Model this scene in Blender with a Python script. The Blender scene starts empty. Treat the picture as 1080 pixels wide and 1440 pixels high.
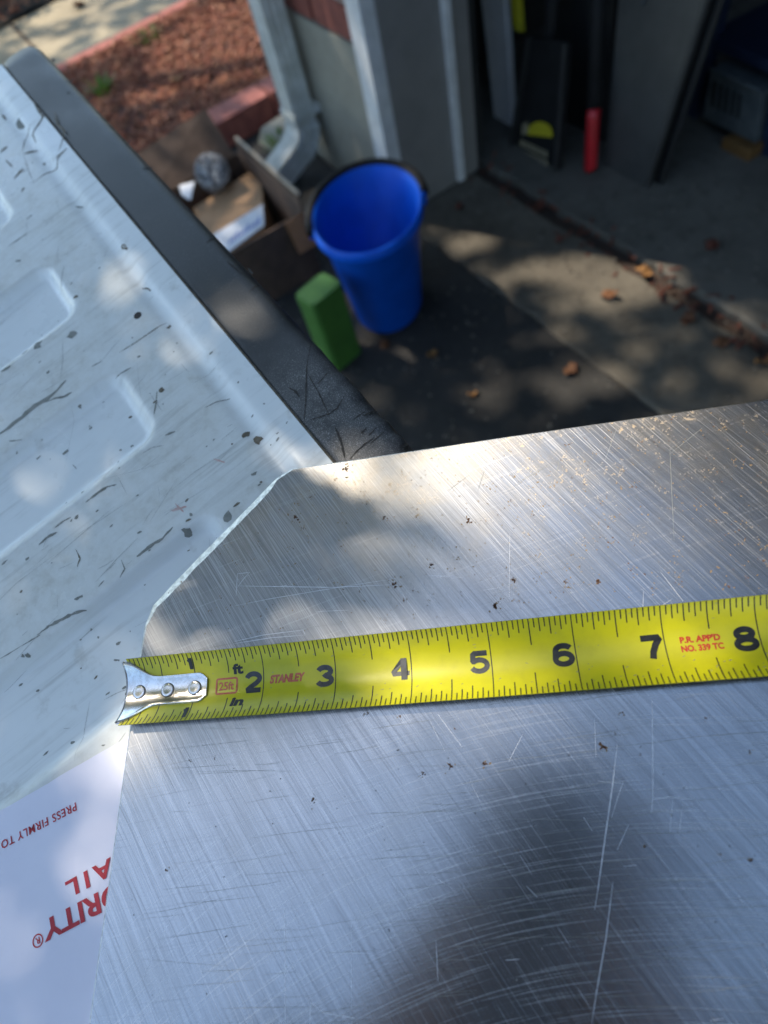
import bpy, math, random
import numpy as np
from mathutils import Matrix, Vector

random.seed(7)
rng = np.random.default_rng(7)
sc = bpy.context.scene
col = sc.collection

# ------------------------------------------------------------------ frames
# W: rows are the world axes written in lens axes (x right, y down, z forward)
W = np.array([[0.9823360157966483, -0.09361469473012116, -0.16202543318674814],
              [0.0, -0.8658650732445505, 0.5002775978746291],
              [-0.18712549817907545, -0.49144070228848097, -0.8505704462685247]])
# truck frame (mm): X along the tape, Y across it, Z normal to the lowered tailgate
RT = np.array([[0.9671526064803609, -0.041725313999724435, -0.25074854725366286],
               [-0.13781086475626048, -0.9149560436796536, -0.3792935587200514],
               [-0.21359775591829067, 0.4013906280707284, -0.8906523240642243]])
TT = np.array([-90.802062610896, 62.02045061164164, 220.88616510737393])
HC = 1.05
FPX = 900.0
CAM = np.array([0.0, 0.0, HC])
RTW = W @ RT
ORIG = CAM + W @ TT / 1000.0
CAMT = -RT.T @ TT
M_T = Matrix([[*RTW[0], ORIG[0]], [*RTW[1], ORIG[1]], [*RTW[2], ORIG[2]], [0, 0, 0, 1]])
A55 = math.radians(-55.5)
E1 = np.array([math.cos(A55), math.sin(A55), 0.0])      # along the house front
EN = np.array([-math.sin(A55), math.cos(A55), 0.0])     # into the garage


def G(x, y, z=0.0):                     # photo point -> world point at height z
    r = W @ np.array([x - 540, y - 720, FPX])
    return CAM + r * ((z - HC) / r[2])


CORNER = G(569, 306)


def U(u, n, z=0.0):                     # house frame -> world
    return CORNER + E1 * u + EN * n + np.array([0, 0, z])


def GU(x, y, z=0.0):
    p = G(x, y, z) - CORNER
    return p @ E1, p @ EN


def PN(x, y, n):                        # photo point -> world point on the upright plane n
    r = W @ np.array([x - 540, y - 720, FPX])
    return CAM + r * (((CORNER + EN * n - CAM) @ EN) / (r @ EN))


def T(x, y, h=0.0):                     # photo point -> truck frame (mm) at height h
    r = RT.T @ np.array([x - 540, y - 720, FPX])
    return r * ((h - CAMT[2]) / r[2]) + CAMT


# ------------------------------------------------------------------ camera
cd = bpy.data.cameras.new("camera")
cam = bpy.data.objects.new("camera", cd)
col.objects.link(cam)
R3 = np.column_stack([W[:, 0], -W[:, 1], -W[:, 2]])
cam.matrix_world = Matrix([[*R3[0], 0], [*R3[1], 0], [*R3[2], HC], [0, 0, 0, 1]])
cd.sensor_fit = 'VERTICAL'
cd.sensor_height = 36
cd.sensor_width = 27
cd.lens = 36 * FPX / 1440
cd.clip_start = 0.005
cd.clip_end = 500
cd.dof.use_dof = True
cd.dof.focus_distance = 0.222
cd.dof.aperture_fstop = 8.5
sc.camera = cam

# ------------------------------------------------------------------ sky, sun, exposure
SUN_EL = math.radians(56)
sun_h = -E1 * 0.89 - EN * 0.45
sun_h /= np.linalg.norm(sun_h)
SUN = np.array([sun_h[0] * math.cos(SUN_EL), sun_h[1] * math.cos(SUN_EL), math.sin(SUN_EL)])
world = bpy.data.worlds.new("World")
sc.world = world
world.use_nodes = True
wn = world.node_tree
wn.nodes.clear()
sky = wn.nodes.new('ShaderNodeTexSky')
sky.sky_type = 'NISHITA'
sky.sun_disc = False
sky.sun_elevation = SUN_EL
sky.sun_rotation = math.atan2(sun_h[0], sun_h[1])
sky.air_density = 1.0
sky.dust_density = .6
sky.ozone_density = 0.0
bg = wn.nodes.new('ShaderNodeBackground')
bg.inputs['Strength'].default_value = 0.15
wo = wn.nodes.new('ShaderNodeOutputWorld')
tint = wn.nodes.new('ShaderNodeMix')
tint.data_type = 'RGBA'
tint.blend_type = 'MULTIPLY'
tint.inputs[0].default_value = 1.0
tint.inputs[7].default_value = (.975, 1.02, .99, 1)
wn.links.new(sky.outputs[0], tint.inputs[6])
wn.links.new(tint.outputs[2], bg.inputs[0])
wn.links.new(bg.outputs[0], wo.inputs[0])
sd = bpy.data.lights.new("sun", 'SUN')
sd.energy = 3.2
sd.angle = math.radians(0.53)
sd.color = (1.0, 0.89, 0.74)
so = bpy.data.objects.new("sun", sd)
col.objects.link(so)
so.rotation_euler = Vector(SUN).to_track_quat('Z', 'Y').to_euler()
so.location = (-6, 6, 12)
sc.view_settings.view_transform = 'Standard'
sc.view_settings.look = 'None'
sc.view_settings.exposure = 1.2
sc.view_settings.gamma = 1
sc.view_settings.use_curve_mapping = False
sc.cycles.max_bounces = 8
sc.cycles.use_denoising = True


# ------------------------------------------------------------------ node helpers
class NT:
    def __init__(s, name):
        s.m = bpy.data.materials.new(name)
        s.m.use_nodes = True
        s.t = s.m.node_tree
        s.b = s.t.nodes['Principled BSDF']

    def n(s, typ, **kw):
        nd = s.t.nodes.new('ShaderNode' + typ)
        for k, v in kw.items():
            setattr(nd, k, v)
        return nd

    def put(s, sock, v):
        if v is None:
            return
        if hasattr(v, 'is_linked') or isinstance(v, bpy.types.NodeSocket):
            s.t.links.new(v, sock)
        elif isinstance(v, (tuple, list)) and len(v) == 3 and sock.type == 'RGBA':
            sock.default_value = (*v, 1)
        else:
            sock.default_value = v

    def coord(s, scale=(1, 1, 1), rot=(0, 0, 0), loc=(0, 0, 0), kind='Object'):
        c = s.n('TexCoord')
        m = s.n('Mapping')
        s.t.links.new(c.outputs[kind], m.inputs[0])
        m.inputs['Scale'].default_value = scale if isinstance(scale, (tuple, list)) else (scale,) * 3
        m.inputs['Rotation'].default_value = rot
        m.inputs['Location'].default_value = loc
        return m.outputs[0]

    def noise(s, scale=5.0, detail=4.0, rough=0.55, vec=None, dist=0.0):
        nd = s.n('TexNoise')
        s.put(nd.inputs['Vector'], vec if vec is not None else s.coord())
        nd.inputs['Scale'].default_value = scale
        nd.inputs['Detail'].default_value = detail
        nd.inputs['Roughness'].default_value = rough
        nd.inputs['Distortion'].default_value = dist
        return nd.outputs['Fac']

    def ramp(s, fac, a, b, ca=0.0, cb=1.0, ease=True):
        nd = s.n('MapRange')
        nd.interpolation_type = 'SMOOTHSTEP' if ease else 'LINEAR'
        s.put(nd.inputs['Value'], fac)
        nd.inputs['From Min'].default_value = a
        nd.inputs['From Max'].default_value = b
        nd.inputs['To Min'].default_value = ca
        nd.inputs['To Max'].default_value = cb
        return nd.outputs[0]

    def mix(s, fac, a, b):
        nd = s.n('Mix', data_type='RGBA')
        s.put(nd.inputs[0], fac)
        s.put(nd.inputs[6], a)
        s.put(nd.inputs[7], b)
        return nd.outputs[2]

    def math(s, op, a, b=0.0):
        nd = s.n('Math', operation=op)
        s.put(nd.inputs[0], a)
        s.put(nd.inputs[1], b)
        return nd.outputs[0]

    def bump(s, h, strength=0.3, dist=0.01, normal=None):
        nd = s.n('Bump')
        s.put(nd.inputs['Height'], h)
        nd.inputs['Strength'].default_value = strength
        nd.inputs['Distance'].default_value = dist
        if normal is not None:
            s.put(nd.inputs['Normal'], normal)
        return nd.outputs[0]

    def out(s, color=None, rough=None, metal=None, normal=None, **kw):
        s.put(s.b.inputs['Base Color'], color)
        s.put(s.b.inputs['Roughness'], rough)
        s.put(s.b.inputs['Metallic'], metal)
        s.put(s.b.inputs['Normal'], normal)
        for k, v in kw.items():
            s.put(s.b.inputs[k], v)
        return s.m


def simple(name, c1, c2=None, scale=20.0, rough=0.5, metal=0.0, bump=0.0, bscale=None, bdist=0.002, lo=.35, hi=.65, **kw):
    t = NT(name)
    c = c1
    nz = t.noise(scale, 6, .6)
    if c2 is not None:
        c = t.mix(t.ramp(nz, lo, hi), c1, c2)
    r = t.ramp(nz, .3, .7, rough - .06, rough + .06, False)
    nm = None
    if bump:
        nm = t.bump(t.noise(bscale or scale * 6, 5, .6), bump, bdist)
    return t.out(c, r, metal, nm, **kw)


MAT = {}


def island(name, cols, rough=.8, bump=.3, scale=60.0, bdist=.004):
    t = NT(name)
    g = t.n('NewGeometry')
    cr = t.n('ValToRGB')
    t.put(cr.inputs[0], g.outputs['Random Per Island'])
    el = cr.color_ramp.elements
    while len(el) < len(cols):
        el.new(0.5)
    for i, c in enumerate(cols):
        el[i].position = i / (len(cols) - 1)
        el[i].color = (*c, 1)
    nz = t.noise(scale, 4, .6)
    c = t.mix(t.ramp(nz, .3, .75, 0, .5), cr.outputs[0], tuple(x * .5 for x in cols[0]))
    return t.out(c, rough, 0, t.bump(nz, bump, bdist))


# ---- plate: brushed aluminium
def plate_mat():
    t = NT('brushed_aluminium')

    # coordinates are metres in the truck frame; rotated so that u runs along the strokes
    def streak(scale_u, scale_v, ang, detail=2.0, off=(0, 0, 0), rough=.6, warp=0.0):
        c = t.n('TexCoord')
        ro = t.n('VectorRotate', rotation_type='Z_AXIS')
        t.t.links.new(c.outputs['Object'], ro.inputs['Vector'])
        ro.inputs['Angle'].default_value = math.radians(ang)
        m = t.n('Mapping')
        t.t.links.new(ro.outputs[0], m.inputs[0])
        m.inputs['Scale'].default_value = (scale_u, scale_v, 1)
        m.inputs['Location'].default_value = off
        return t.noise(1.0, detail, rough, m.outputs[0], warp)
    f1 = streak(16, 3000, 57, 1.5, (3, 7, 0))
    f2 = streak(22, 2400, 54, 1.5, (5, 1, 0))
    f3 = streak(26, 1900, 60, 2.0, (8, 3, 0))
    m1 = streak(11, 820, 57, 3.0, (1, 2, 0), .7)
    co = streak(7, 170, 55, 2.0, (9, 4, 0))
    cross = streak(24, 1900, -7, 2.0, (2, 2, 0))
    cross2 = streak(18, 1100, -14, 2.0, (6, 2, 0))
    c = t.n('TexCoord')
    sx = t.n('SeparateXYZ')
    t.t.links.new(c.outputs['Object'], sx.inputs[0])
    # curved sanding arcs round a centre beyond the near edge
    dx = t.math('SUBTRACT', sx.outputs[0], .165)
    dy = t.math('SUBTRACT', sx.outputs[1], -.27)
    rad = t.math('SQRT', t.math('ADD', t.math('MULTIPLY', dx, dx), t.math('MULTIPLY', dy, dy)))
    an = t.math('ARCTAN2', dy, dx)

    def arc(fr, fa):
        cm = t.n('CombineXYZ')
        t.put(cm.inputs[0], t.math('MULTIPLY', rad, fr))
        t.put(cm.inputs[1], t.math('MULTIPLY', an, fa))
        return t.noise(1.0, 2.0, .65, cm.outputs[0])
    arcs = arc(1700.0, 5.0)
    arcs2 = arc(430.0, 2.5)
    big = t.noise(11, 4, .6)
    big2 = t.noise(26, 4, .6)
    grain = t.noise(2200, 2, .6)
    arcmask = t.ramp(rad, .30, .22)
    L = lambda n, a, b, k=1.0: t.math('MULTIPLY', t.ramp(n, a, b), k)
    add = lambda a, b: t.math('ADD', a, b)
    h = add(t.math('MULTIPLY', f1, .7), t.math('MULTIPLY', f2, .6))
    h = add(h, t.math('MULTIPLY', f3, .5))
    h = add(h, t.math('MULTIPLY', m1, .35))
    h = add(h, t.math('MULTIPLY', cross, t.ramp(big, .35, .65, .2, .8)))
    h = add(h, t.math('MULTIPLY', arcs, t.math('MULTIPLY', arcmask, .9)))
    h = add(h, t.math('MULTIPLY', grain, .35))
    # base colour: light strokes over mid grey, dark fine grooves
    base = t.mix(t.ramp(m1, .35, .68), (.385, .387, .39), (.485, .485, .485))
    base = t.mix(L(co, .40, .70, .12), base, (.40, .405, .41))
    base = t.mix(L(f1, .53, .68, .36), base, (.76, .76, .76))
    base = t.mix(L(f2, .54, .67, .5), base, (.20, .203, .207))
    base = t.mix(L(f3, .58, .72, .25), base, (.90, .90, .90))
    base = t.mix(t.math('MULTIPLY', L(cross, .58, .72, .42), t.ramp(big, .35, .62, .15, 1)), base, (.26, .26, .265))
    base = t.mix(L(cross2, .60, .74, .12), base, (.88, .88, .88))
    base = t.mix(t.math('MULTIPLY', L(arcs, .54, .68, .42), arcmask), base, (.80, .79, .77))
    base = t.mix(L(big2, .42, .72, .38), base, (.36, .34, .31))
    # rusty freckles, gathered towards the far edge and the right
    dens = t.noise(90, 3, .65)
    fre = t.noise(620, 4, .75)
    yb = t.ramp(sx.outputs[1], -.03, .07, -.10, .055, False)
    xb = t.ramp(sx.outputs[0], .06, .20, .0, .045, False)
    fm = t.ramp(add(add(fre, t.math('MULTIPLY', dens, .55)), add(yb, xb)), .965, 1.07)
    base = t.mix(t.math('MULTIPLY', fm, .75), base, (.20, .125, .055))
    warm = t.math('MULTIPLY', t.ramp(add(yb, xb), -.02, .10, 0, .34, False), t.ramp(dens, .35, .65))
    base = t.mix(warm, base, (.62, .50, .33))
    ro = add(t.ramp(m1, .3, .7, .215, .175, False), t.math('MULTIPLY', fm, .3))
    ro = add(ro, L(big, .35, .7, .05))
    nm = t.bump(h, .16, .00010)
    tg = t.n('Tangent', direction_type='UV_MAP')
    t.out(base, ro, t.ramp(fm, 0, 1, 1, .75, False), nm)
    t.b.inputs['Anisotropic'].default_value = .55
    t.b.inputs['Anisotropic Rotation'].default_value = .25
    t.t.links.new(tg.outputs[0], t.b.inputs['Tangent'])
    # the scratches themselves scatter far wider than the ground metal
    s2 = t.n('BsdfPrincipled')
    t.put(s2.inputs['Base Color'], base)
    s2.inputs['Metallic'].default_value = 1
    s2.inputs['Roughness'].default_value = .55
    s2.inputs['Anisotropic'].default_value = .7
    s2.inputs['Anisotropic Rotation'].default_value = .25
    t.t.links.new(tg.outputs[0], s2.inputs['Tangent'])
    t.put(s2.inputs['Normal'], nm)
    ms = t.n('MixShader')
    fac = add(.08, L(f1, .50, .68, .22))
    fac = add(fac, L(f3, .55, .68, .18))
    fac = add(fac, t.math('MULTIPLY', L(arcs, .53, .68, .40), arcmask))
    fac = add(fac, L(cross2, .58, .72, .12))
    matte = t.math('MULTIPLY', t.ramp(sx.outputs[0], .17, .05), t.ramp(sx.outputs[1], -.035, .015))
    matte = t.math('MULTIPLY', matte, t.ramp(big2, .25, .6, .65, 1.0))
    fac = add(fac, t.math('MULTIPLY', matte, .75))
    t.put(ms.inputs[0], t.math('MINIMUM', fac, .95))
    t.t.links.new(t.b.outputs[0], ms.inputs[1])
    t.t.links.new(s2.outputs[0], ms.inputs[2])
    t.t.links.new(ms.outputs[0], t.t.nodes['Material Output'].inputs[0])
    return t.m


def paint_mat():
    t = NT('scuffed_white_paint')
    A = -56.05
    c = t.n('TexCoord')
    ro = t.n('VectorRotate', rotation_type='Z_AXIS')
    t.t.links.new(c.outputs['Object'], ro.inputs['Vector'])
    ro.inputs['Angle'].default_value = math.radians(-A)
    m = t.n('Mapping')
    t.t.links.new(ro.outputs[0], m.inputs[0])
    m.inputs['Scale'].default_value = (260, 16, 1)
    scr = t.noise(1, 4, .65, m.outputs[0], .4)
    big = t.noise(16, 5, .6)
    med = t.noise(70, 5, .65)
    g = t.math('MULTIPLY', t.ramp(scr, .47, .72), t.ramp(big, .40, .64))
    base = t.mix(t.math('MULTIPLY', t.ramp(big, .38, .72), .32), (.80, .82, .785), (.66, .67, .625))
    at = t.n('Attribute', attribute_name='dirt')
    fine = t.noise(240, 4, .7)
    dm = t.math('MULTIPLY', at.outputs['Fac'], t.math('ADD', t.ramp(med, .3, .7, .35, .8), t.ramp(fine, .4, .7, 0, .3)))
    base = t.mix(t.math('MULTIPLY', dm, .75), base, (.60, .59, .52))
    base = t.mix(t.math('MULTIPLY', g, .55), base, (.40, .40, .35))
    base = t.mix(t.math('MULTIPLY', t.ramp(med, .56, .72), .38), base, (.44, .42, .35))
    r = t.math('ADD', t.ramp(big, .3, .7, .22, .42, False), t.math('MULTIPLY', g, .2))
    return t.out(base, r, 0, t.bump(scr, .04, .0004))


def trim_mat():
    t = NT('worn_black_plastic')
    nz = t.noise(900, 3, .6)
    vor = t.n('TexVoronoi')
    t.put(vor.inputs['Vector'], t.coord())
    vor.inputs['Scale'].default_value = 1500
    big = t.noise(22, 5, .6)
    c = t.mix(t.ramp(big, .35, .7), (.018, .019, .020), (.040, .041, .042))
    c = t.mix(t.math('MULTIPLY', t.ramp(nz, .55, .75), .35), c, (.12, .12, .12))
    h = t.math('ADD', t.math('MULTIPLY', vor.outputs['Distance'], .7), t.math('MULTIPLY', nz, .6))
    at = t.n('Attribute', attribute_name='wear_sun')
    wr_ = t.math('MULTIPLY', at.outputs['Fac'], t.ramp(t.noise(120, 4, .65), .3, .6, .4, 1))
    c = t.mix(t.math('MULTIPLY', wr_, .8), c, (.10, .098, .094))  # lighter towards one end: wear plus a sunlit patch painted into the colour
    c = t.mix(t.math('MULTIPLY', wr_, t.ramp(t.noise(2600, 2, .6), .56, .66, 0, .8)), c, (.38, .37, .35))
    return t.out(c, t.ramp(big, .3, .7, .36, .52, False), 0, t.bump(h, .16, .0005))


def leaf_mat(name, c1, c2, tr=.35):
    t = NT(name)
    g = t.n('NewGeometry')
    c = t.mix(g.outputs['Random Per Island'], c1, c2)
    t.out(c, .5)
    tl = t.n('BsdfTranslucent')
    t.put(tl.inputs[0], t.mix(.5, c, (.20, .28, .03)))
    ms = t.n('MixShader')
    ms.inputs[0].default_value = tr
    t.t.links.new(t.b.outputs[0], ms.inputs[1])
    t.t.links.new(tl.outputs[0], ms.inputs[2])
    t.t.links.new(ms.outputs[0], t.t.nodes['Material Output'].inputs[0])
    return t.m


def concrete(name, a, b, c, s=6.0):
    t = NT(name)
    n1 = t.noise(s, 6, .65)
    n2 = t.noise(s * 9, 6, .7)
    n3 = t.noise(s * 80, 3, .6)
    x = t.mix(t.ramp(n1, .35, .68), a, b)
    x = t.mix(t.math('MULTIPLY', t.ramp(n2, .5, .75), .6), x, c)
    x = t.mix(t.math('MULTIPLY', t.ramp(n3, .55, .8), .35), x, tuple(min(1, v * 1.8) for v in b))
    h = t.math('ADD', n2, t.math('MULTIPLY', n3, .5))
    return t.out(x, t.ramp(n2, .3, .7, .75, .95, False), 0, t.bump(h, .5, .006))


MAT['plate'] = plate_mat()
MAT['paint'] = paint_mat()
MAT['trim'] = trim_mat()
MAT['plate_edge'] = simple('filed_edge', (.74, .73, .69), (.46, .455, .43), 500, .34, 1.0, .6, 1800, .0003)
MAT['scribe'] = simple('bright_scratch', (.82, .83, .85), (.62, .63, .66), 300, .45, .4)
MAT['rust'] = simple('rust_spot', (.12, .055, .024), (.06, .028, .013), 900, .85)
MAT['stain'] = simple('tan_stain', (.26, .17, .08), (.18, .12, .06), 900, .8)
MAT['grime'] = simple('dark_speck', (.02, .018, .016), (.05, .04, .03), 900, .8)
MAT['yellow'] = simple('yellow_blade', (.62, .575, .012), (.54, .50, .014), 120, .34, 0, .05, 2500, .0001, lo=.4, hi=.75)
MAT['blade_back'] = simple('blade_back', (.10, .10, .02), (.06, .06, .02), 100, .5)
MAT['ink'] = simple('black_ink', (.010, .010, .010), (.025, .025, .022), 600, .45)
MAT['grey_ink'] = simple('worn_black_ink', (.030, .032, .034), (.055, .058, .06), 500, .4)
MAT['red_ink'] = simple('red_ink', (.60, .035, .012), (.50, .05, .02), 700, .5)
MAT['pale_red'] = simple('faded_red_ink', (.58, .10, .045), (.62, .18, .09), 700, .5)
MAT['steel'] = simple('plated_steel', (.72, .71, .69), (.58, .56, .53), 500, .17, 1.0, .12, 3000, .0002)
MAT['paper'] = simple('envelope_paper', (.80, .785, .87), (.77, .755, .845), 40, .6, 0, .05, 800, .0004)
MAT['red_print'] = simple('red_print', (.52, .022, .035), (.44, .02, .03), 300, .6)
MAT['primer'] = simple('grey_primer', (.20, .205, .175), (.28, .28, .245), 300, .8)
MAT['scratch'] = simple('dark_scratch', (.36, .36, .33), (.48, .48, .45), 100, .7)
MAT['brown_chip'] = simple('rusty_chip', (.20, .17, .12), (.13, .105, .07), 500, .85)
MAT['pinkish'] = simple('red_scuff', (.55, .33, .28), (.6, .45, .4), 300, .6)
MAT['asphalt'] = concrete('driveway_asphalt', (.018, .018, .0175), (.034, .032, .029), (.055, .048, .038), 5)
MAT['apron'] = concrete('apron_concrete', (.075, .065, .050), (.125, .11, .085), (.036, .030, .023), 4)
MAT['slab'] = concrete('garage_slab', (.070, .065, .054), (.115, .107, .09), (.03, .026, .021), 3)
MAT['joint'] = simple('joint_dirt', (.030, .020, .016), (.05, .03, .02), 40, .95, 0, .6, 200, .01)
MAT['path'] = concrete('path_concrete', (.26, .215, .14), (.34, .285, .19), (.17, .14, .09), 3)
MAT['soil'] = simple('mulch_soil', (.10, .045, .030), (.05, .025, .018), 30, .95, 0, .8, 120, .02)
MAT['dark_soil'] = simple('dark_soil', (.05, .04, .03), (.025, .02, .016), 30, .95, 0, .8, 120, .02)
MAT['mulch'] = island('mulch_chips', [(.17, .052, .03), (.33, .11, .058), (.24, .078, .044), (.46, .22, .12), (.12, .046, .03)], .85)
MAT['brick'] = simple('red_brick', (.24, .070, .048), (.16, .048, .036), 25, .85, 0, .5, 150, .004)
MAT['brick_edge'] = simple('edging_brick', (.30, .095, .07), (.20, .06, .048), 25, .85, 0, .5, 150, .004)
MAT['mortar'] = simple('mortar', (.38, .35, .30), (.30, .28, .24), 40, .9, 0, .4, 200, .004)
MAT['foundation'] = concrete('foundation_render', (.235, .225, .185), (.28, .27, .22), (.17, .16, .13), 5)
MAT['white_trim'] = simple('white_trim_paint', (.62, .63, .63), (.52, .53, .53), 30, .45, 0, .1, 200, .002)
MAT['grey_paint'] = simple('grey_jamb_paint', (.205, .198, .188), (.18, .174, .166), 14, .5, 0, .15, 120, .002)
MAT['siding'] = simple('siding_paint', (.5, .5, .48), (.45, .45, .43), 12, .6)
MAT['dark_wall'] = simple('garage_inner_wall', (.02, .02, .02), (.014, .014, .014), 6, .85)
MAT['roof'] = simple('roof_shingle', (.06, .055, .05), (.09, .085, .08), 30, .9, 0, .5, 80, .01)
MAT['downspout'] = simple('white_aluminium_spout', (.56, .58, .56), (.42, .44, .41), 20, .4, 0, .1, 150, .002)
MAT['blue'] = simple('blue_plastic', (.0006, .095, .62), (.0005, .08, .52), 12, .45, 0, .05, 300, .001, **{'Specular IOR Level': .22})
MAT['black_plastic'] = simple('black_plastic', (.006, .006, .0065), (.011, .011, .012), 30, .7, **{'Specular IOR Level': .25})
MAT['card'] = simple('cardboard', (.46, .28, .155), (.40, .24, .13), 30, .85, 0, .15, 200, .002)
MAT['card_dark'] = simple('brown_box_board', (.105, .066, .046), (.08, .05, .035), 30, .85, 0, .15, 200, .002)
MAT['card_pale'] = simple('cut_card_edge', (.45, .38, .29), (.38, .31, .23), 40, .85)
MAT['label'] = simple('white_label', (.70, .72, .76), (.62, .64, .68), 30, .5)
MAT['blue_print'] = simple('blue_print', (.05, .12, .42), (.08, .16, .5), 60, .5)
MAT['grey_label'] = simple('grey_label', (.19, .18, .17), (.15, .14, .135), 60, .6)
MAT['orange_card'] = simple('orange_card', (.36, .17, .07), (.30, .14, .06), 30, .8)
MAT['green'] = simple('green_foam', (.050, .165, .024), (.035, .12, .018), 12, .7, 0, .3, 700, .002)
MAT['grey_panel'] = simple('grey_sheet_metal', (.070, .070, .068), (.052, .052, .051), 10, .42, .3)
MAT['dark_panel'] = simple('dark_board', (.014, .015, .016), (.01, .01, .011), 12, .5)
MAT['pvc'] = simple('grey_white_board', (.52, .52, .52), (.44, .44, .44), 14, .5)
MAT['red_grip'] = simple('red_grip', (.45, .012, .02), (.36, .010, .016), 40, .4)
MAT['navy'] = simple('navy_steel', (.010, .018, .045), (.014, .024, .055), 20, .45, .3)
MAT['logo_yellow'] = simple('logo_yellow', (.42, .37, .012), (.36, .32, .012), 80, .6)
MAT['logo_grey'] = simple('logo_pale', (.26, .23, .15), (.18, .16, .11), 80, .6)
MAT['bin_metal'] = simple('galvanised_bin', (.075, .088, .095), (.045, .055, .062), 30, .55, .2)
MAT['wood'] = simple('brown_wood', (.13, .065, .016), (.09, .045, .011), 40, .7)
MAT['bark'] = simple('bark', (.10, .08, .06), (.05, .04, .03), 14, .95, 0, .9, 40, .03)
MAT['leaf'] = leaf_mat('tree_leaf', (.06, .12, .02), (.11, .17, .035), .5)
MAT['grass'] = leaf_mat('grass_blade', (.06, .14, .02), (.12, .20, .035))
MAT['dead_leaf'] = simple('dead_leaf', (.14, .06, .022), (.09, .035, .014), 60, .8)
MAT['dead_leaf_red'] = simple('dead_leaf_red', (.12, .035, .018), (.08, .022, .012), 60, .8)
MAT['dead_leaf_gold'] = simple('dead_leaf_gold', (.26, .13, .04), (.18, .085, .025), 60, .8)
MAT['phone'] = simple('phone_body', (.012, .011, .013), (.02, .018, .02), 20, .35)
t_ = NT('clear_plastic')
MAT['plastic'] = t_.out(t_.mix(t_.ramp(t_.noise(110, 3, .6, None, 1.2), .42, .60), (.16, .16, .18), (.85, .87, .92)), .10, 0, t_.bump(t_.noise(90, 3, .6, None, 1.5), 1.0, .02), **{'Transmission Weight': .3, 'IOR': 1.3})  # pale mottling in the colour stands in for glints on crumpled plastic


# ------------------------------------------------------------------ mesh helpers
def mesh(name, verts, faces, m, parent=None, smooth=False, base=None):
    me = bpy.data.meshes.new(name)
    v = np.asarray(verts, dtype=float)
    if base is not None:
        v = v - np.asarray(base)
    me.from_pydata([tuple(p) for p in v], [], [tuple(f) for f in faces])
    if smooth:
        me.polygons.foreach_set('use_smooth', [True] * len(me.polygons))
    me.update()
    if m is not None:
        me.materials.append(MAT[m] if isinstance(m, str) else m)
    o = bpy.data.objects.new(name, me)
    col.objects.link(o)
    if parent is not None:
        o.parent = parent
    return o


def tag(o, label=None, cat=None, group=None, kind=None):
    for k, v in (('label', label), ('category', cat), ('group', group), ('kind', kind)):
        if v:
            o[k] = v
    return o


def empty(name, loc=(0, 0, 0), matrix=None):
    o = bpy.data.objects.new(name, None)
    o.empty_display_size = .02
    col.objects.link(o)
    if matrix is not None:
        o.matrix_world = matrix
    else:
        o.location = loc
    return o


def troot(name, base_mm, label, cat, group=None):       # a thing in the truck frame
    b = Vector([c / 1000 for c in base_mm])
    o = empty(name, matrix=M_T @ Matrix.Translation(b))
    return tag(o, label, cat, group)


class MB:
    def __init__(s):
        s.v = []
        s.f = []

    def add(s, v, f):
        o = len(s.v)
        s.v += [tuple(map(float, p)) for p in v]
        s.f += [tuple(i + o for i in q) for q in f]
        return s

    def hexa(s, b, t):                 # bottom 4, top 4 (same winding)
        return s.add(list(b) + list(t), [(3, 2, 1, 0), (4, 5, 6, 7), (0, 1, 5, 4), (1, 2, 6, 5), (2, 3, 7, 6), (3, 0, 4, 7)])

    def slab(s, q, thick):             # quad corners + thickness vector
        q = [np.asarray(p, float) for p in q]
        return s.hexa(q, [p + np.asarray(thick) for p in q])

    def box(s, lo, hi):
        (x0, y0, z0), (x1, y1, z1) = lo, hi
        return s.hexa([(x0, y0, z0), (x1, y0, z0), (x1, y1, z0), (x0, y1, z0)], [(x0, y0, z1), (x1, y0, z1), (x1, y1, z1), (x0, y1, z1)])

    def ubox(s, u0, u1, n0, n1, z0, z1):
        c = [U(u0, n0), U(u1, n0), U(u1, n1), U(u0, n1)]
        return s.hexa([p + np.array([0, 0, z0]) for p in c], [p + np.array([0, 0, z1]) for p in c])

    def loft(s, rings, cap=True, closed=True):
        n = len(rings[0])
        o = len(s.v)
        for r in rings:
            s.v += [tuple(map(float, p)) for p in r]
        for i in range(len(rings) - 1):
            for j in range(n if closed else n - 1):
                a, b = o + i * n + j, o + i * n + (j + 1) % n
                s.f.append((a, b, b + n, a + n))
        if cap:
            s.f.append(tuple(o + j for j in range(n - 1, -1, -1)))
            s.f.append(tuple(o + (len(rings) - 1) * n + j for j in range(n)))
        return s

    def tube(s, pts, r, seg=10, cap=True):
        pts = [np.asarray(p, float) for p in pts]
        rr = r if hasattr(r, '__len__') else [r] * len(pts)
        rings = []
        ref = np.array([0, 0, 1.0])
        for i, p in enumerate(pts):
            d = pts[min(i + 1, len(pts) - 1)] - pts[max(i - 1, 0)]
            d = d / (np.linalg.norm(d) + 1e-12)
            if abs(d @ ref) > .95:
                ref = np.array([1.0, 0, 0])
            x = np.cross(ref, d)
            x /= np.linalg.norm(x)
            y = np.cross(d, x)
            rings.append([p + rr[i] * (math.cos(k / seg * 2 * math.pi) * x + math.sin(k / seg * 2 * math.pi) * y) for k in range(seg)])
        return s.loft(rings, cap)

    def build(s, name, m, parent=None, smooth=False, base=None, bevel=0.0):
        o = mesh(name, s.v, s.f, m, parent, smooth, base)
        if bevel:
            b = o.modifiers.new('b', 'BEVEL')
            b.width = bevel
            b.segments = 2
            b.limit_method = 'ANGLE'
        return o


def grid_faces(nu, nv):
    i, j = np.meshgrid(np.arange(nu - 1), np.arange(nv - 1), indexing='ij')
    a = (i * nv + j).ravel()
    return np.column_stack([a, a + nv, a + nv + 1, a + 1])


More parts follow.
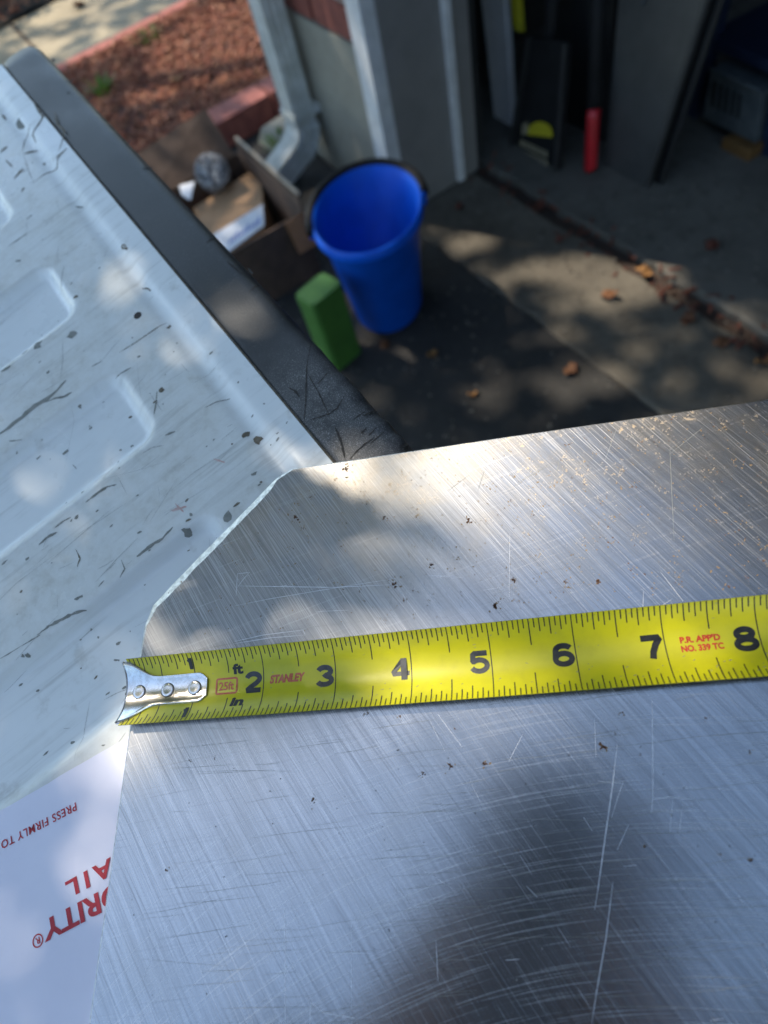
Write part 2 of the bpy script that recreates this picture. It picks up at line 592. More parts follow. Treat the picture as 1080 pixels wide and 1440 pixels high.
# ================================================================== SETTING
BASE = np.zeros(3)
b = MB()
b.add([(-150, -150, -.012), (150, -150, -.012), (150, 150, -.012), (-150, 150, -.012)], [(0, 1, 2, 3)])
tag(b.build('ground', 'dark_soil'), kind='structure')

b = MB()
b.add([U(-.80, -6), U(6, -6), U(6, -.012), U(-.80, -.012)], [(0, 1, 2, 3)])
tag(b.build('driveway', 'asphalt'), kind='structure')

# apron strip and garage slab, with the dirt-filled joint between them
def rough_sheet(name, m, u0, u1, n0, n1, z, thick=.05, du=.02):
    us = np.arange(u0, u1 + du / 2, du)
    ph = rng.random(6) * 6.28
    def wob(u, k):
        return .0025 * math.sin(u * 21 + ph[k]) + .002 * math.sin(u * 53 + ph[k + 1]) + .002 * rng.standard_normal()
    rings = []
    for u in us:
        a, c = n0 + wob(u, 0), n1 + wob(u, 2)
        rings.append([U(u, a, z - thick), U(u, a + .001, z - .004), U(u, a + .006, z), U(u, c - .006, z), U(u, c - .001, z - .004), U(u, c, z - thick)])
    o = MB().loft(rings, True, True).build(name, m)
    return tag(o, kind='structure')


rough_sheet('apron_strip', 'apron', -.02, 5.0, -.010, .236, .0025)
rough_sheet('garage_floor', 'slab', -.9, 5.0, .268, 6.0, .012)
b = MB().ubox(-.3, 5.0, .18, .32, -.05, -.006)
tag(b.build('floor_joint', 'joint'), kind='structure')

# path, beds
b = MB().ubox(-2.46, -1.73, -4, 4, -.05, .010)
path = tag(b.build('path', 'path'), kind='structure')
b = MB().ubox(-2.46, -1.73, -.42, -.405, .010, .0125)
b.build('path_joint', 'joint', path)


def bed_surface(name, m, u0, u1, n0, n1, z, amp):
    nu, nv = 60, 60
    us = np.linspace(u0, u1, nu)
    ns = np.linspace(n0, n1, nv)
    vs = []
    for u in us:
        for n in ns:
            e = min(1, min(u - u0, u1 - u, n - n0, n1 - n) / .08)
            vs.append(U(u, n, z * (.4 + .6 * max(0, e)) + amp * (math.sin(u * 9 + n * 4) * .5 + math.sin(n * 13 - u * 5) * .4 + rng.standard_normal() * .15)))
    return mesh(name, vs, grid_faces(nu, nv), m, smooth=True)


tag(bed_surface('mulch_bed', 'soil', -1.68, -.79, -1.3, 2.6, .035, .008), kind='structure')
tag(bed_surface('far_bed', 'dark_soil', -4.2, -2.48, -2.5, 2.5, .03, .01), kind='structure')


def chips(name, m, n, u0, u1, n0, n1, z, L=(.012, .045), label=None, cat=None):
    vs, fs = [], []
    for k in range(n):
        u, q = random.uniform(u0, u1), random.uniform(n0, n1)
        l, w, h = random.uniform(*L), random.uniform(.003, .010), random.uniform(.002, .005)
        M = Matrix.Rotation(random.uniform(0, 6.28), 3, 'Z') @ Matrix.Rotation(random.gauss(0, .35), 3, 'Y') @ Matrix.Rotation(random.gauss(0, .5), 3, 'X')
        p = U(u, q, z + random.uniform(-.004, .014))
        o = len(vs)
        for sx, sy, sz in ((-1, -1, 0), (1, -.6, 0), (1, .7, 0), (-1, 1, 0), (-.9, -.8, 1), (.9, -.5, 1), (.9, .6, 1), (-.9, .8, 1)):
            d = M @ Vector((sx * l / 2, sy * w / 2, sz * h))
            vs.append((p[0] + d.x, p[1] + d.y, p[2] + d.z))
        fs += [(o + 4, o + 5, o + 6, o + 7), (o, o + 1, o + 5, o + 4), (o + 1, o + 2, o + 6, o + 5), (o + 2, o + 3, o + 7, o + 6), (o + 3, o, o + 4, o + 7)]
    return tag(mesh(name, vs, fs, m), label, cat, kind='stuff')


chips('mulch_chips', 'mulch', 17000, -1.68, -.80, -.9, 1.2, .036, (.008, .032), label='red wood mulch covering the planting bed by the house', cat='mulch')
chips('leaf_litter', 'mulch', 3000, -3.6, -2.49, -1.2, .6, .03, (.02, .06), 'dark brown leaf litter beyond the far side of the path', 'leaf litter')

def grit(name, m, n, u0, u1, n0, n1, z, size, label, cat):
    vs, fs = [], []
    for k in range(n):
        p = U(random.uniform(u0, u1), random.uniform(n0, n1), z)
        r = size * random.uniform(.4, 1.2)
        o = len(vs)
        for j in range(5):
            a = j / 5 * 6.283 + random.random()
            q = r * random.uniform(.7, 1.2)
            vs.append((p[0] + q * math.cos(a), p[1] + q * math.sin(a), p[2]))
        vs.append((p[0], p[1], p[2] + r * .7))
        fs += [(o + j, o + (j + 1) % 5, o + 5) for j in range(5)]
    return tag(mesh(name, vs, fs, m), label, cat, kind='stuff')


MAT['grit'] = island('grit_stones', [(.05, .045, .04), (.12, .11, .09), (.20, .18, .15), (.08, .06, .04)], .9)
grit('driveway_grit', 'grit', 1500, -.5, 1.6, -.9, -.02, .0, .004, 'fine grit and crumbs scattered over the asphalt driveway', 'grit')
grit('floor_grit', 'grit', 900, -.02, 1.6, .0, .6, .012, .0035, 'fine grit scattered over the concrete at the garage opening', 'grit')
chips('joint_debris', 'dead_leaf_red', 150, -.05, 1.6, .20, .30, .002, (.008, .03), 'brown leaf crumbs and twigs collected in the floor joint', 'debris')

# ================================================================== HOUSE
house = tag(empty('house', U(0, 0)), 'house front with brick over a rendered base and a grey garage door jamb', 'house')
HB = np.array(house.location)


def hpart(mb, name, m, parent=None, bevel=0.0, smooth=False):
    return mb.build(name, m, parent or house, smooth, HB if parent is None else HB, bevel)


fw = hpart(MB().ubox(-.53, -.052, .0, .20, -.1, .378), 'foundation_wall', 'foundation')
hpart(MB().ubox(-.53, -.052, .012, .20, .378, .72), 'mortar_backing', 'mortar')
# bricks, 4 courses near the corner
bl, bh, bj = .203, .065, .011
bm = None
for r in range(4):
    z0 = .382 + r * (bh + bj)
    u = -.052
    k = 0
    while u > -.42:
        L = bl * (.5 if (r % 2 and k == 0) else 1)
        if bm is None or L != bl:
            mb = MB().box((-L, 0, 0), (0, .19, bh))
            o = mb.build('brick', 'brick', house, bevel=.003)
            if L == bl:
                bm = o.data
        else:
            o = bpy.data.objects.new('brick', bm)
            col.objects.link(o)
            o.parent = house
            mo = o.modifiers.new('b', 'BEVEL')
            mo.width = .003
        p = U(u, random.uniform(.0, .003), z0) - HB
        o.location = p
        o.rotation_euler = (0, 0, A55)
        u -= L + bj
        k += 1
hpart(MB().ubox(-.53, -.052, .004, .20, .70, 2.6), 'upper_wall', 'siding')
# jamb return: grey panel with a white corner board and a white stop moulding
hpart(MB().ubox(-.060, -.002, -.016, .02, .012, 2.35), 'corner_board', 'white_trim', bevel=.002)
hpart(MB().ubox(-.052, .0, .02, .245, .006, 2.35), 'jamb_panel', 'grey_paint', bevel=.002)
hpart(MB().ubox(0.0, .014, .172, .192, .012, 2.35), 'door_stop', 'white_trim', bevel=.002)
hpart(MB().ubox(-.06, 4.9, -.016, .20, 2.35, 2.6), 'door_header', 'siding')
hpart(MB().ubox(4.9, 6.0, 0, .20, 0, 2.6), 'right_wall', 'siding')
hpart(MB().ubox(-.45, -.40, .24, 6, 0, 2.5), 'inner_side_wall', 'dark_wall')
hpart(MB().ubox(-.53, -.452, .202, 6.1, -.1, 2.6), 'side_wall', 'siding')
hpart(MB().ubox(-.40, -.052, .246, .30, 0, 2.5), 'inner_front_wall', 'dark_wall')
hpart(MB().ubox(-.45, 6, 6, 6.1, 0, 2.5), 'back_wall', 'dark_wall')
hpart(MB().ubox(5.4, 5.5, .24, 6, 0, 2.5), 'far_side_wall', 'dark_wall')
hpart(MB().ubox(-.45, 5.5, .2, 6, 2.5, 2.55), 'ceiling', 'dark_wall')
b = MB()
b.hexa([U(-.75, -.20, 2.6), U(6.2, -.20, 2.6), U(6.2, 7.0, 2.6), U(-.75, 7.0, 2.6)],
       [U(-.75, -.10, 2.7), U(6.2, -.10, 2.7), U(6.2, 3.4, 4.2), U(-.75, 3.4, 4.2)])
hpart(b, 'roof', 'roof')

# downspout: corrugated, with an elbow kicking out at the bottom
ds = tag(empty('downspout', U(-.42, -.05)), 'white corrugated metal downspout on the house wall with a kicked-out elbow', 'downspout')
DB = np.array(ds.location)


def spout_ring(c, a, bb, wx, wy):      # corrugated rectangle: a across, bb depth
    pts = []
    prof = []
    N = 7
    for i in range(N * 2):
        t = -1 + 2 * (i + .5) / (N * 2)
        prof.append((t, -1 + (.10 if i % 4 in (1, 2) else 0)))
    for i in range(N * 2):
        t = -1 + 2 * (i + .5) / (N * 2)
        prof.append((1 - (.10 if i % 4 in (1, 2) else 0), t))
    for i in range(N * 2):
        t = 1 - 2 * (i + .5) / (N * 2)
        prof.append((t, 1))
    for i in range(N * 2):
        t = 1 - 2 * (i + .5) / (N * 2)
        prof.append((-1 + (.10 if i % 4 in (1, 2) else 0), t))
    for s, t in prof:
        pts.append(np.asarray(c) + a * s * wx + bb * t * wy)
    return pts


su, sn = -.385, -.048
Z3 = np.array([0, 0, 1.0])
b = MB().loft([spout_ring(U(su, sn, z), E1, EN, .036, .030) for z in (2.55, 1.2, .13)], True)
b.build('pipe', 'downspout', ds, base=DB)
rings = []
kick = (-EN * .92 - E1 * .10)
kick /= np.linalg.norm(kick)
for k in range(9):
    a = k / 8 * math.radians(62)
    # bend
    R = .07
    c = U(su, sn, .135) + kick * (R * (1 - math.cos(a))) - Z3 * (R * math.sin(a))
    dn = EN * math.cos(a) + Z3 * math.sin(a) * -1
    dn = -kick * math.cos(a) - Z3 * math.sin(a)
    w = 1.06 if k % 2 else 1.0
    rings.append(spout_ring(c, E1, dn, .038 * w, .032 * w))
d = kick * math.sin(math.radians(62)) - Z3 * math.cos(math.radians(62))
c = U(su, sn, .135) + kick * (.07 * (1 - math.cos(math.radians(62)))) - Z3 * (.07 * math.sin(math.radians(62)))
for L in (.03, .10):
    rings.append(spout_ring(c + d * L, E1, dn, .0375, .0315))
MB().loft(rings, False).build('elbow', 'downspout', ds, base=DB)
MB().ubox(su - .040, su + .040, -.082, 0, .155, .172).build('strap', 'downspout', ds, base=DB)

# ================================================================== GARDEN EDGING
edge = tag(empty('brick_edging', U(-.755, -.5)), 'red brick edging along the mulch bed beside the driveway', 'edging')
EB = np.array(edge.location)


def cored_brick():
    mb = MB()
    L, w, h = .195, .09, .058
    mb.box((-L / 2, -w / 2, 0), (L / 2, w / 2, h))
    return mb


cb = None
n = -1.25
k = 0
while n < -.24:
    p = U(-.755 + random.gauss(0, .004), n, .0) - EB
    o = cored_brick().build('brick', 'brick_edge', edge, bevel=.004) if cb is None else bpy.data.objects.new('brick', cb)
    if cb is None:
        cb = o.data
    else:
        col.objects.link(o)
        o.parent = edge
        mo = o.modifiers.new('b', 'BEVEL')
        mo.width = .004
    o.location = p
    o.rotation_euler = (0, 0, A55 + math.pi / 2 + random.gauss(0, .02))
    for q in (-.06, 0, .06):          # the dark core holes of the brick
        hb = MB().tube([(q, 0, .050), (q, 0, .0592)], .016, 14)
        h = hb.build('core_hole', 'grime', o)
    n += .205
    k += 1
# taller row of solid bricks up to the wall
for r in range(1):
    n = -.215
    while n < 1.6:
        mb = MB().box((-.11, -.05, 0), (.11, .05, .080))
        o = mb.build('brick', 'brick_edge', edge, bevel=.004)
        o.location = U(-.755, n + .11, .001) - EB
        o.rotation_euler = (0, 0, A55 + math.pi / 2 + random.gauss(0, .012))
        n += .226
# far row between the bed and the path
edge2 = tag(empty('brick_edging', U(-1.705, -.5)), 'low dark red brick edging between the mulch bed and the path', 'edging')
EB2 = np.array(edge2.location)
n = -1.3
while n < 1.2:
    mb = MB().box((-.1, -.03, 0), (.1, .03, .045))
    o = mb.build('brick', 'brick_edge', edge2, bevel=.004)
    o.location = U(-1.705, n, .0) - EB2
    o.rotation_euler = (random.gauss(0, .03), 0, A55 + math.pi / 2 + random.gauss(0, .02))
    n += .206

# concrete splash block by the spout
p = np.array([-.585, -.03])
sp = MB()
sp.hexa([U(p[0] - .07, p[1] - .07), U(p[0] + .05, p[1] - .06), U(p[0] + .06, p[1] + .05), U(p[0] - .06, p[1] + .05)], [U(p[0] - .05, p[1] - .05, .045), U(p[0] + .03, p[1] - .04, .03), U(p[0] + .04, p[1] + .04, .05), U(p[0] - .04, p[1] + .03, .055)])
o = sp.build('stone', 'foundation', base=U(p[0], p[1]), bevel=.004)
o.location = U(p[0], p[1])
tag(o, 'rough grey stone on the ground between the edging and downspout elbow', 'stone')


def tuft(name, c, n, h, sp, label, cat='grass', m='grass'):
    vs, fs = [], []
    for k in range(n):
        a = random.uniform(0, 6.28)
        r = random.uniform(0, sp)
        p = np.array([math.cos(a) * r, math.sin(a) * r, 0])
        hh = h * random.uniform(.5, 1.1)
        d = np.array([math.cos(a), math.sin(a), 0]) * hh * random.uniform(.2, .9)
        sd_ = np.array([-math.sin(a), math.cos(a), 0]) * random.uniform(.003, .006)
        o = len(vs)
        vs += [p - sd_, p + sd_, p + d * .5 + Z3 * hh * .7 + sd_ * .8, p + d * .5 + Z3 * hh * .7 - sd_ * .8, p + d + Z3 * hh * .9]
        fs += [(o, o + 1, o + 2, o + 3), (o + 3, o + 2, o + 4)]
    o = mesh(name, vs, fs, m)
    o.location = c
    return tag(o, label, cat)


tuft('weed_tuft', G(150, 138, .02), 60, .07, .04, 'small green weed tuft in the mulch beside the tailgate trim', 'weed')
tuft('grass_tuft', G(403, 212, .0), 70, .06, .04, 'green grass tuft between the grey stone and downspout elbow')
tuft('grass_tuft', G(215, 62, .02), 50, .05, .06, 'thin grass tuft at the far corner of the mulch bed by the path')


def dead_leaf(px, py, size, rot, m, label, z=.004, n_=None):
    size *= .8
    vs, fs = [], []
    N = 9
    for i in range(N):
        t = i / (N - 1)
        w = size * .32 * math.sin(math.pi * min(1, t ** .8)) * (1 + .25 * math.sin(t * 17 + rot)) + .0006
        x = (t - .5) * size
        zz = .25 * size * (t - .5) ** 2 + .004 * math.sin(t * 9 + rot)
        vs += [(x, -w, zz + w * .45), (x, 0, zz), (x, w, zz + w * .35)]
    for i in range(N - 1):
        for j in range(2):
            a = i * 3 + j
            fs.append((a, a + 3, a + 4, a + 1))
    o = mesh('dead_leaf', vs, fs, m, smooth=True)
    so_ = o.modifiers.new('s', 'SOLIDIFY')
    so_.thickness = .0006
    o.location = G(px, py, z)
    o.rotation_euler = (random.gauss(0, .15), random.gauss(0, .15), rot)
    return tag(o, label, 'leaf', 'fallen leaves on the ground')


LV = [(758, 292, .055, .4, 'dead_leaf_red', 'curled reddish dead leaf in the floor joint nearest the garage jamb', .008),
      (786, 337, .03, 1.2, 'dead_leaf_red', 'small red-brown leaf on the concrete strip just below the joint', .008),
      (645, 290, .035, 2.0, 'dead_leaf_red', 'dark red leaf on the ground at the foot of the jamb', .010),
      (905, 382, .05, 2.4, 'dead_leaf_gold', 'tan dead leaf lying on the joint in the sun patch', .012),
      (968, 448, .05, 1.0, 'dead_leaf', 'brown dead leaf in the joint right of the sun patch', .006),
      (1012, 482, .045, 2.7, 'dead_leaf', 'brown leaf in the joint, second from the right edge', .006),
      (1076, 508, .05, .2, 'dead_leaf_gold', 'golden leaf in the joint at the right edge', .006),
      (858, 415, .05, -.4, 'dead_leaf', 'flat brown leaf on the concrete inside the sun patch', .010),
      (608, 498, .035, .6, 'dead_leaf_gold', 'single orange leaf on dark asphalt right of the green block', .004),
      (540, 484, .04, 2.2, 'dead_leaf', 'brown leaf on the asphalt just below the blue bucket', .004),
      (803, 520, .05, .9, 'dead_leaf', 'brown leaf on the asphalt edge above the metal plate', .004),
      (405, 182, .045, .5, 'dead_leaf_gold', 'orange leaf resting beside the downspout elbow', .05),
      (250, 112, .07, .3, 'dead_leaf_gold', 'yellow leaf lying on the sunlit red mulch', .055),
      (248, 197, .06, 1.9, 'dead_leaf_gold', 'small yellow leaf on the mulch next to the cored bricks', .065),
      (112, 8, .09, 1.4, 'dead_leaf_red', 'red-brown leaf on the pale concrete path', .016),
      (225, 45, .09, 2.9, 'dead_leaf', 'curled orange-brown leaf where the path meets the mulch', .03),
      (1000, 345, .05, 1.9, 'dead_leaf_red', 'dark curled leaf on the garage floor near the joint', .016),
      (665, 555, .03, .3, 'dead_leaf_gold', 'tiny pale leaf on the asphalt just above the plate edge', .004)]
for a in LV:
    dead_leaf(*a)

# dark shrub beyond the path
def leafy(name, c, rx, ry, rz, n, size, m, parent=None, base=None, keep=None):
    vs, fs = [], []
    for k in range(n):
        a = rng.standard_normal(3)
        a /= np.linalg.norm(a)
        p = np.array(c) + a * np.array([rx, ry, rz]) * rng.random() ** .35
        if keep is not None and not keep(p):
            continue
        s = size * rng.uniform(.6, 1.2)
        x = rng.standard_normal(3)
        x /= np.linalg.norm(x)
        y = np.cross(x, rng.standard_normal(3))
        y /= np.linalg.norm(y)
        o = len(vs)
        vs += [p - x * s / 2, p + y * s * .28 - x * s * .05, p + x * s / 2, p - y * s * .28 - x * s * .05]
        fs.append((o, o + 1, o + 2, o + 3))
    return mesh(name, vs, fs, m, parent, base=base)


shr = tag(empty('shrub', U(-3.0, -.45)), 'dark leafy shrub at the top left corner beyond the path', 'shrub')
SB = np.array(shr.location)
leafy('foliage', U(-3.0, -.45, .30), .42, .42, .30, 2500, .05, 'leaf', shr, SB)
MB().tube([U(-3.0, -.45, 0), U(-2.99, -.44, .3)], [.02, .01], 8).build('stem', 'bark', shr, base=SB)

# ================================================================== THINGS ON THE DRIVEWAY
# blue bucket
BK = tag(empty('bucket', (-.188, 1.185, .0)), 'blue plastic bucket with a black handle standing by the garage jamb', 'bucket')
bx, by = .108, .136
NS = 48


def bring(s, z, dx=0.0):
    return [(bx * s * math.cos(k / NS * 2 * math.pi), by * s * math.sin(k / NS * 2 * math.pi), z) for k in range(NS)]


body = MB().loft([bring(.62, .004), bring(.69, .0), bring(.73, .006), bring(.97, .238), bring(.985, .240), bring(.985, .250), bring(1.055, .252), bring(1.075, .247),
                  bring(1.075, .238), bring(1.05, .236), bring(1.05, .247)], False)
o = body.build('body', 'blue', BK, smooth=True)
inn = MB().loft([bring(1.01, .2525), bring(.955, .246), bring(.715, .012), bring(.1, .010)], False)
inn.f = [tuple(reversed(f)) for f in inn.f]
inn.build('inner_wall', 'blue', BK, smooth=True)
rim = MB().loft([bring(1.00, .252), bring(1.02, .257), bring(1.06, .257), bring(1.08, .252), bring(1.08, .240)], False)
rim.build('rim', 'blue', BK, smooth=True)
for a in (math.radians(10), math.radians(190)):
    mb = MB()
    c = np.array([bx * 1.09 * math.cos(a), by * 1.09 * math.sin(a), .245])
    mb.box(c - np.array([.008, .011, .018]), c + np.array([.006, .011, .010]))
    mb.build('handle_lug', 'blue', BK, bevel=.004)
pts = []
for k in range(25):
    a = math.radians(8 + 190 * k / 24)
    pts.append((bx * 1.12 * math.cos(a), by * 1.10 * math.sin(a), .252 + .004 * math.sin(math.pi * k / 24)))
MB().tube(pts, .0095, 10).build('handle', 'black_plastic', BK, smooth=True)

# green block
gb = [GU(508, 495), None]
gx, gy = G(440, 432, .195)[:2], G(482, 397, .195)[:2]
gz = G(457, 378, .195)[:2]
GR = tag(empty('green_block', (*gx, 0)), 'tall green foam block standing in front of the blue bucket', 'block')
v1 = gy - gx
v2 = gz - gy
L1, L2 = np.linalg.norm(v1), np.linalg.norm(v2)
v1 /= L1
v2 = np.array([-v1[1], v1[0]])
mb = MB()
prof = []
for (cx, cy, a0) in ((L1 - .012, .012, -90), (L1 - .012, L2 - .012, 0), (.012, L2 - .012, 90), (.012, .012, 180)):
    for k in range(5):
        a = math.radians(a0 + 22.5 * k)
        prof.append((cx + .012 * math.cos(a), cy + .012 * math.sin(a)))
def gring(z, s=1.0):
    r = []
    for x, y in prof:
        x = L1 / 2 + (x - L1 / 2) * s
        y = L2 / 2 + (y - L2 / 2) * s
        q = v1 * x + v2 * y
        r.append((q[0], q[1], z))
    return r
MB().loft([gring(0, .99), gring(.10, .985), gring(.188), gring(.195, .95)], True).build('body', 'green', GR)

# cardboard box: open top, brown board, with contents
BA, BB = G(325, 192, .21), G(418, 276, .21)
BX = tag(empty('cardboard_box', (BA[0], BA[1], 0)), 'open brown cardboard box with raised flaps between the tailgate and bucket', 'box')
XB = np.array(BX.location)
bd = (BB - BA) * np.array([1, 1, 0])
bL = np.linalg.norm(bd)
bd /= bL
bp = np.array([bd[1], -bd[0], 0])       # towards the truck
if bp @ EN > 0:
    bp = -bp
bw, bhh = .27, .17
def BP(a, c, z):
    return BA * np.array([1, 1, 0]) + bd * a + bp * c + np.array([0, 0, z])
th = .004
def bwall(name, a0, c0, a1, c1, z0, z1, m, nrm, parent=BX):
    return MB().hexa([BP(a0, c0, z0), BP(a1, c1, z0), BP(a1, c1, z0) + nrm * th, BP(a0, c0, z0) + nrm * th],
                     [BP(a0, c0, z1), BP(a1, c1, z1), BP(a1, c1, z1) + nrm * th, BP(a0, c0, z1) + nrm * th]).build(name, m, parent, base=XB)
bwall('wall', 0, 0, bL, 0, .004, bhh, 'card_dark', bp)
bwall('wall', 0, bw, bL, bw, .004, bhh, 'card_dark', -bp)
bwall('wall', 0, th, 0, bw - th, .004, bhh, 'card_dark', bd)
bwall('wall', bL, th, bL, bw - th, .004, bhh, 'card_dark', -bd)
MB().hexa([BP(0, 0, 0), BP(bL, 0, 0), BP(bL, bw, 0), BP(0, bw, 0)], [BP(0, 0, .004), BP(bL, 0, .004), BP(bL, bw, .004), BP(0, bw, .004)]).build('floor', 'card_dark', BX, base=XB)
# flaps
def flap(q, m, name='flap'):
    q = [np.asarray(x) for x in q]
    nr = np.cross(q[1] - q[0], q[3] - q[0])
    nr /= np.linalg.norm(nr)
    return MB().slab(q, nr * .0035).build(name, m, BX, base=XB)
flap([BP(.02, -.002, bhh), BP(bL, -.002, bhh), BP(bL, -.004, bhh + .040), BP(.02, -.004, bhh + .040)], 'card_dark')
MB().hexa([BP(.02, -.0085, bhh + .040), BP(bL, -.0085, bhh + .040), BP(bL, -.002, bhh + .040), BP(.02, -.002, bhh + .040)], [BP(.02, -.0085, bhh + .045), BP(bL, -.0085, bhh + .045), BP(bL, -.002, bhh + .045), BP(.02, -.002, bhh + .045)]).build('cut_edge', 'card_pale', BX, base=XB)
flap([BP(-.002, .01, bhh), BP(-.002, bw - .01, bhh), BP(-.10, bw - .02, bhh + .06), BP(-.10, .01, bhh + .08)], 'card_dark')
flap([BP(bL + .002, -.0, bhh), BP(bL + .002, .05, bhh), BP(bL + .03, .05, bhh - .07), BP(bL + .03, .0, bhh - .07)], 'orange_card')
flap([BP(.015, bw + .002, bhh), BP(bL - .015, bw + .002, bhh), BP(bL - .015, bw + .08, bhh + .02), BP(.015, bw + .08, bhh + .02)], 'card_dark')
# inner carton with white label band
IC = tag(empty('carton', (BP(.1, .12, .004))), 'tan carton with a white label strip inside the open box', 'carton')
IB = np.array(IC.location)
def quad_on(px, z):
    return [G(x, y, z) for x, y in px]
cz = .135
ctop = quad_on([(366, 232), (372, 318), (300, 372), (272, 292)], cz)
MB().hexa([np.array([p[0], p[1], .006]) for p in ctop], [np.array([p[0], p[1], cz]) for p in ctop]).build('body', 'card', IC, base=IB, bevel=.002)
lab = quad_on([(369.5, 287), (371.5, 317), (298, 372), (285, 340)], cz + .0012)
lo_ = MB().slab(lab, (0, 0, .0008)).build('label', 'label', IC, base=IB)
mb = MB()
for k in range(9):
    x = 322 + k * 5
    y = 343 - k * 3.3
    mb.slab(quad_on([(x, y), (x + 3, y - 2), (x + 3.5, y - 8 - (k % 3) * 2), (x + .8, y - 6 - (k % 3) * 2)], cz + .0022), (0, 0, .0003))
mb.build('print', 'blue_print', lo_, base=IB)
q = [BP(.255, .0045, .05), BP(.31, .0045, .05), BP(.31, .0045, .10), BP(.255, .0045, .10)]
MB().slab(q, bp * .001).build('paper_label', 'grey_label', BX, base=XB)
# plastic bottle end-on inside the box
pc = G(298, 240, .20)
PB = tag(empty('plastic_bottle', (pc[0], pc[1], .01)), 'crumpled clear plastic bottle end poking out of the box', 'bottle')
vd = (CAM - pc) / np.linalg.norm(CAM - pc)
vd = vd * .95 + Z3 * .2
vd /= np.linalg.norm(vd)
PBB = np.array(PB.location)
rr = [.012, .028, .038, .043, .041, .043, .040, .043, .042, .024]
ll = [0, -.002, .004, -.008, -.02, -.035, -.05, -.065, -.11, -.14]
MB().tube([pc + vd * l for l in ll], rr, 20).build('bottle_body', 'plastic', PB, smooth=True, base=PBB)
# paper scrap left of the bottle
q = quad_on([(252, 262), (274, 256), (268, 282), (256, 275)], .17)
o = MB().slab(q, (0, 0, .002)).build('paper_scrap', 'label', base=q[0])
o.location = q[0]
tag(o, 'white paper scrap in the box left of the plastic bottle', 'paper')

# ================================================================== GARAGE CONTENTS
def px_slab(name, corners, m, thick=.02, label=None, cat=None, parent=None, bevel=.002, base=None):
    q = [PN(*c) for c in corners]
    nr = np.cross(q[1] - q[0], q[3] - q[0])
    nr /= np.linalg.norm(nr)
    if nr @ EN < 0:
        nr = -nr
    o = MB().slab(q, nr * thick)
    bb = np.array(q[0]) if base is None else base
    ob = o.build(name, m, parent, base=bb, bevel=bevel)
    if parent is None:
        ob.location = bb
        tag(ob, label, cat)
    return ob


px_slab('leaning_board', [(700, 214, .40), (722, 220, .40), (702, -130, .52), (662, -130, .52)], 'pvc', .02, 'pale grey board leaning in the garage beside the door jamb', 'board')
# snow shovel with printed logo
SH = tag(empty('snow_shovel', PN(758, 232, .37)), 'black plastic snow shovel with a yellow printed logo leaning upright', 'shovel')
HB2 = np.array(SH.location)
px_slab('blade', [(718, 212, .365), (786, 240, .365), (800, 60, .43), (745, 50, .43)], 'black_plastic', .012, parent=SH, base=HB2)
for cc in (((718, 212, .364), (722, 214, .364), (749, 52, .429), (745, 50, .429)), ((782, 238, .364), (786, 240, .364), (800, 60, .429), (796, 58, .429))):
    px_slab('edge_rib', list(cc), 'dark_panel', -.012, parent=SH, base=HB2)
def pl(x, y):                                             # on the blade front
    t = (235 - y) / 180
    return PN(x, y, .358 + t * .063)
def logo(polys, name, m):
    mb = MB()
    for p in polys:
        mb.add([pl(*q) for q in p], [tuple(range(len(p)))])
    return mb.build(name, m, SH, base=HB2)
logo([[(759 + 18 * math.cos(math.radians(175 + 17 * k)), 188 + 17 * math.sin(math.radians(175 + 17 * k))) for k in range(13)]], 'logo', 'logo_yellow')
txt = []
for r in range(2):
    for k in range(6):
        x = 732 + k * 6.6
        y = 196 + k * 3.0 + r * 13
        txt.append([(x, y), (x + 5, y + 2), (x + 4.4, y + 11), (x - .6, y + 9)])
txt.append([(735, 175), (742, 171), (744, 188), (733, 190)])
logo(txt, 'logo_lettering', 'logo_grey')
MB().tube([PN(772, 70, .44), PN(790, -160, .56)], .016, 12).build('shaft', 'black_plastic', SH, base=HB2, smooth=True)
px_slab('yellow_level', [(722, 42, .46), (731, 46, .46), (722, -60, .50), (712, -60, .50)], 'logo_yellow', .02, 'narrow yellow strip of a tool hanging behind the pale leaning board', 'tool')
# red-ended tool
RD = tag(empty('digging_bar', PN(831, 240, .41)), 'black handled tool standing with its red end on the garage floor', 'tool')
RB = np.array(RD.location)
MB().tube([PN(831, 241, .41), PN(830, 236, .411), PN(834, 165, .43), PN(836, 152, .432)], [.012, .0155, .0155, .0145], 14).build('red_grip', 'red_grip', RD, base=RB, smooth=True)
MB().tube([PN(836, 153, .432), PN(846, -170, .55)], .016, 12).build('shaft', 'black_plastic', RD, base=RB, smooth=True)
px_slab('leaning_board', [(775, 232, .50), (845, 262, .50), (872, -150, .58), (760, -150, .58)], 'dark_panel', .02, 'dark board leaning behind the shovel and the red-ended tool', 'board')
# grey sheet metal panel
GP = tag(empty('leaning_metal_sheet', PN(850, 247, .445)), 'dark grey metal sheet with a folded edge leaning in the garage', 'metal sheet')
GB = np.array(GP.location)
px_slab('sheet', [(848, 247, .445), (904, 270, .445), (1036, -150, .545), (882, -150, .545)], 'grey_panel', .008, parent=GP, base=GB)
px_slab('folded_edge', [(904, 270, .444), (910, 267, .46), (1046, -150, .56), (1036, -150, .544)], 'grey_panel', .006, parent=GP, base=GB)
px_slab('rib', [(902, 8, .508), (905, 9, .508), (922, -80, .527), (919, -80, .527)], 'bin_metal', -.004, parent=GP, base=GB)
px_slab('metal_strip', [(914, 268, .475), (928, 262, .475), (1066, -150, .575), (1048, -150, .575)], 'dark_panel', .01, 'narrow dark strip standing just behind the grey metal sheet', 'strip')
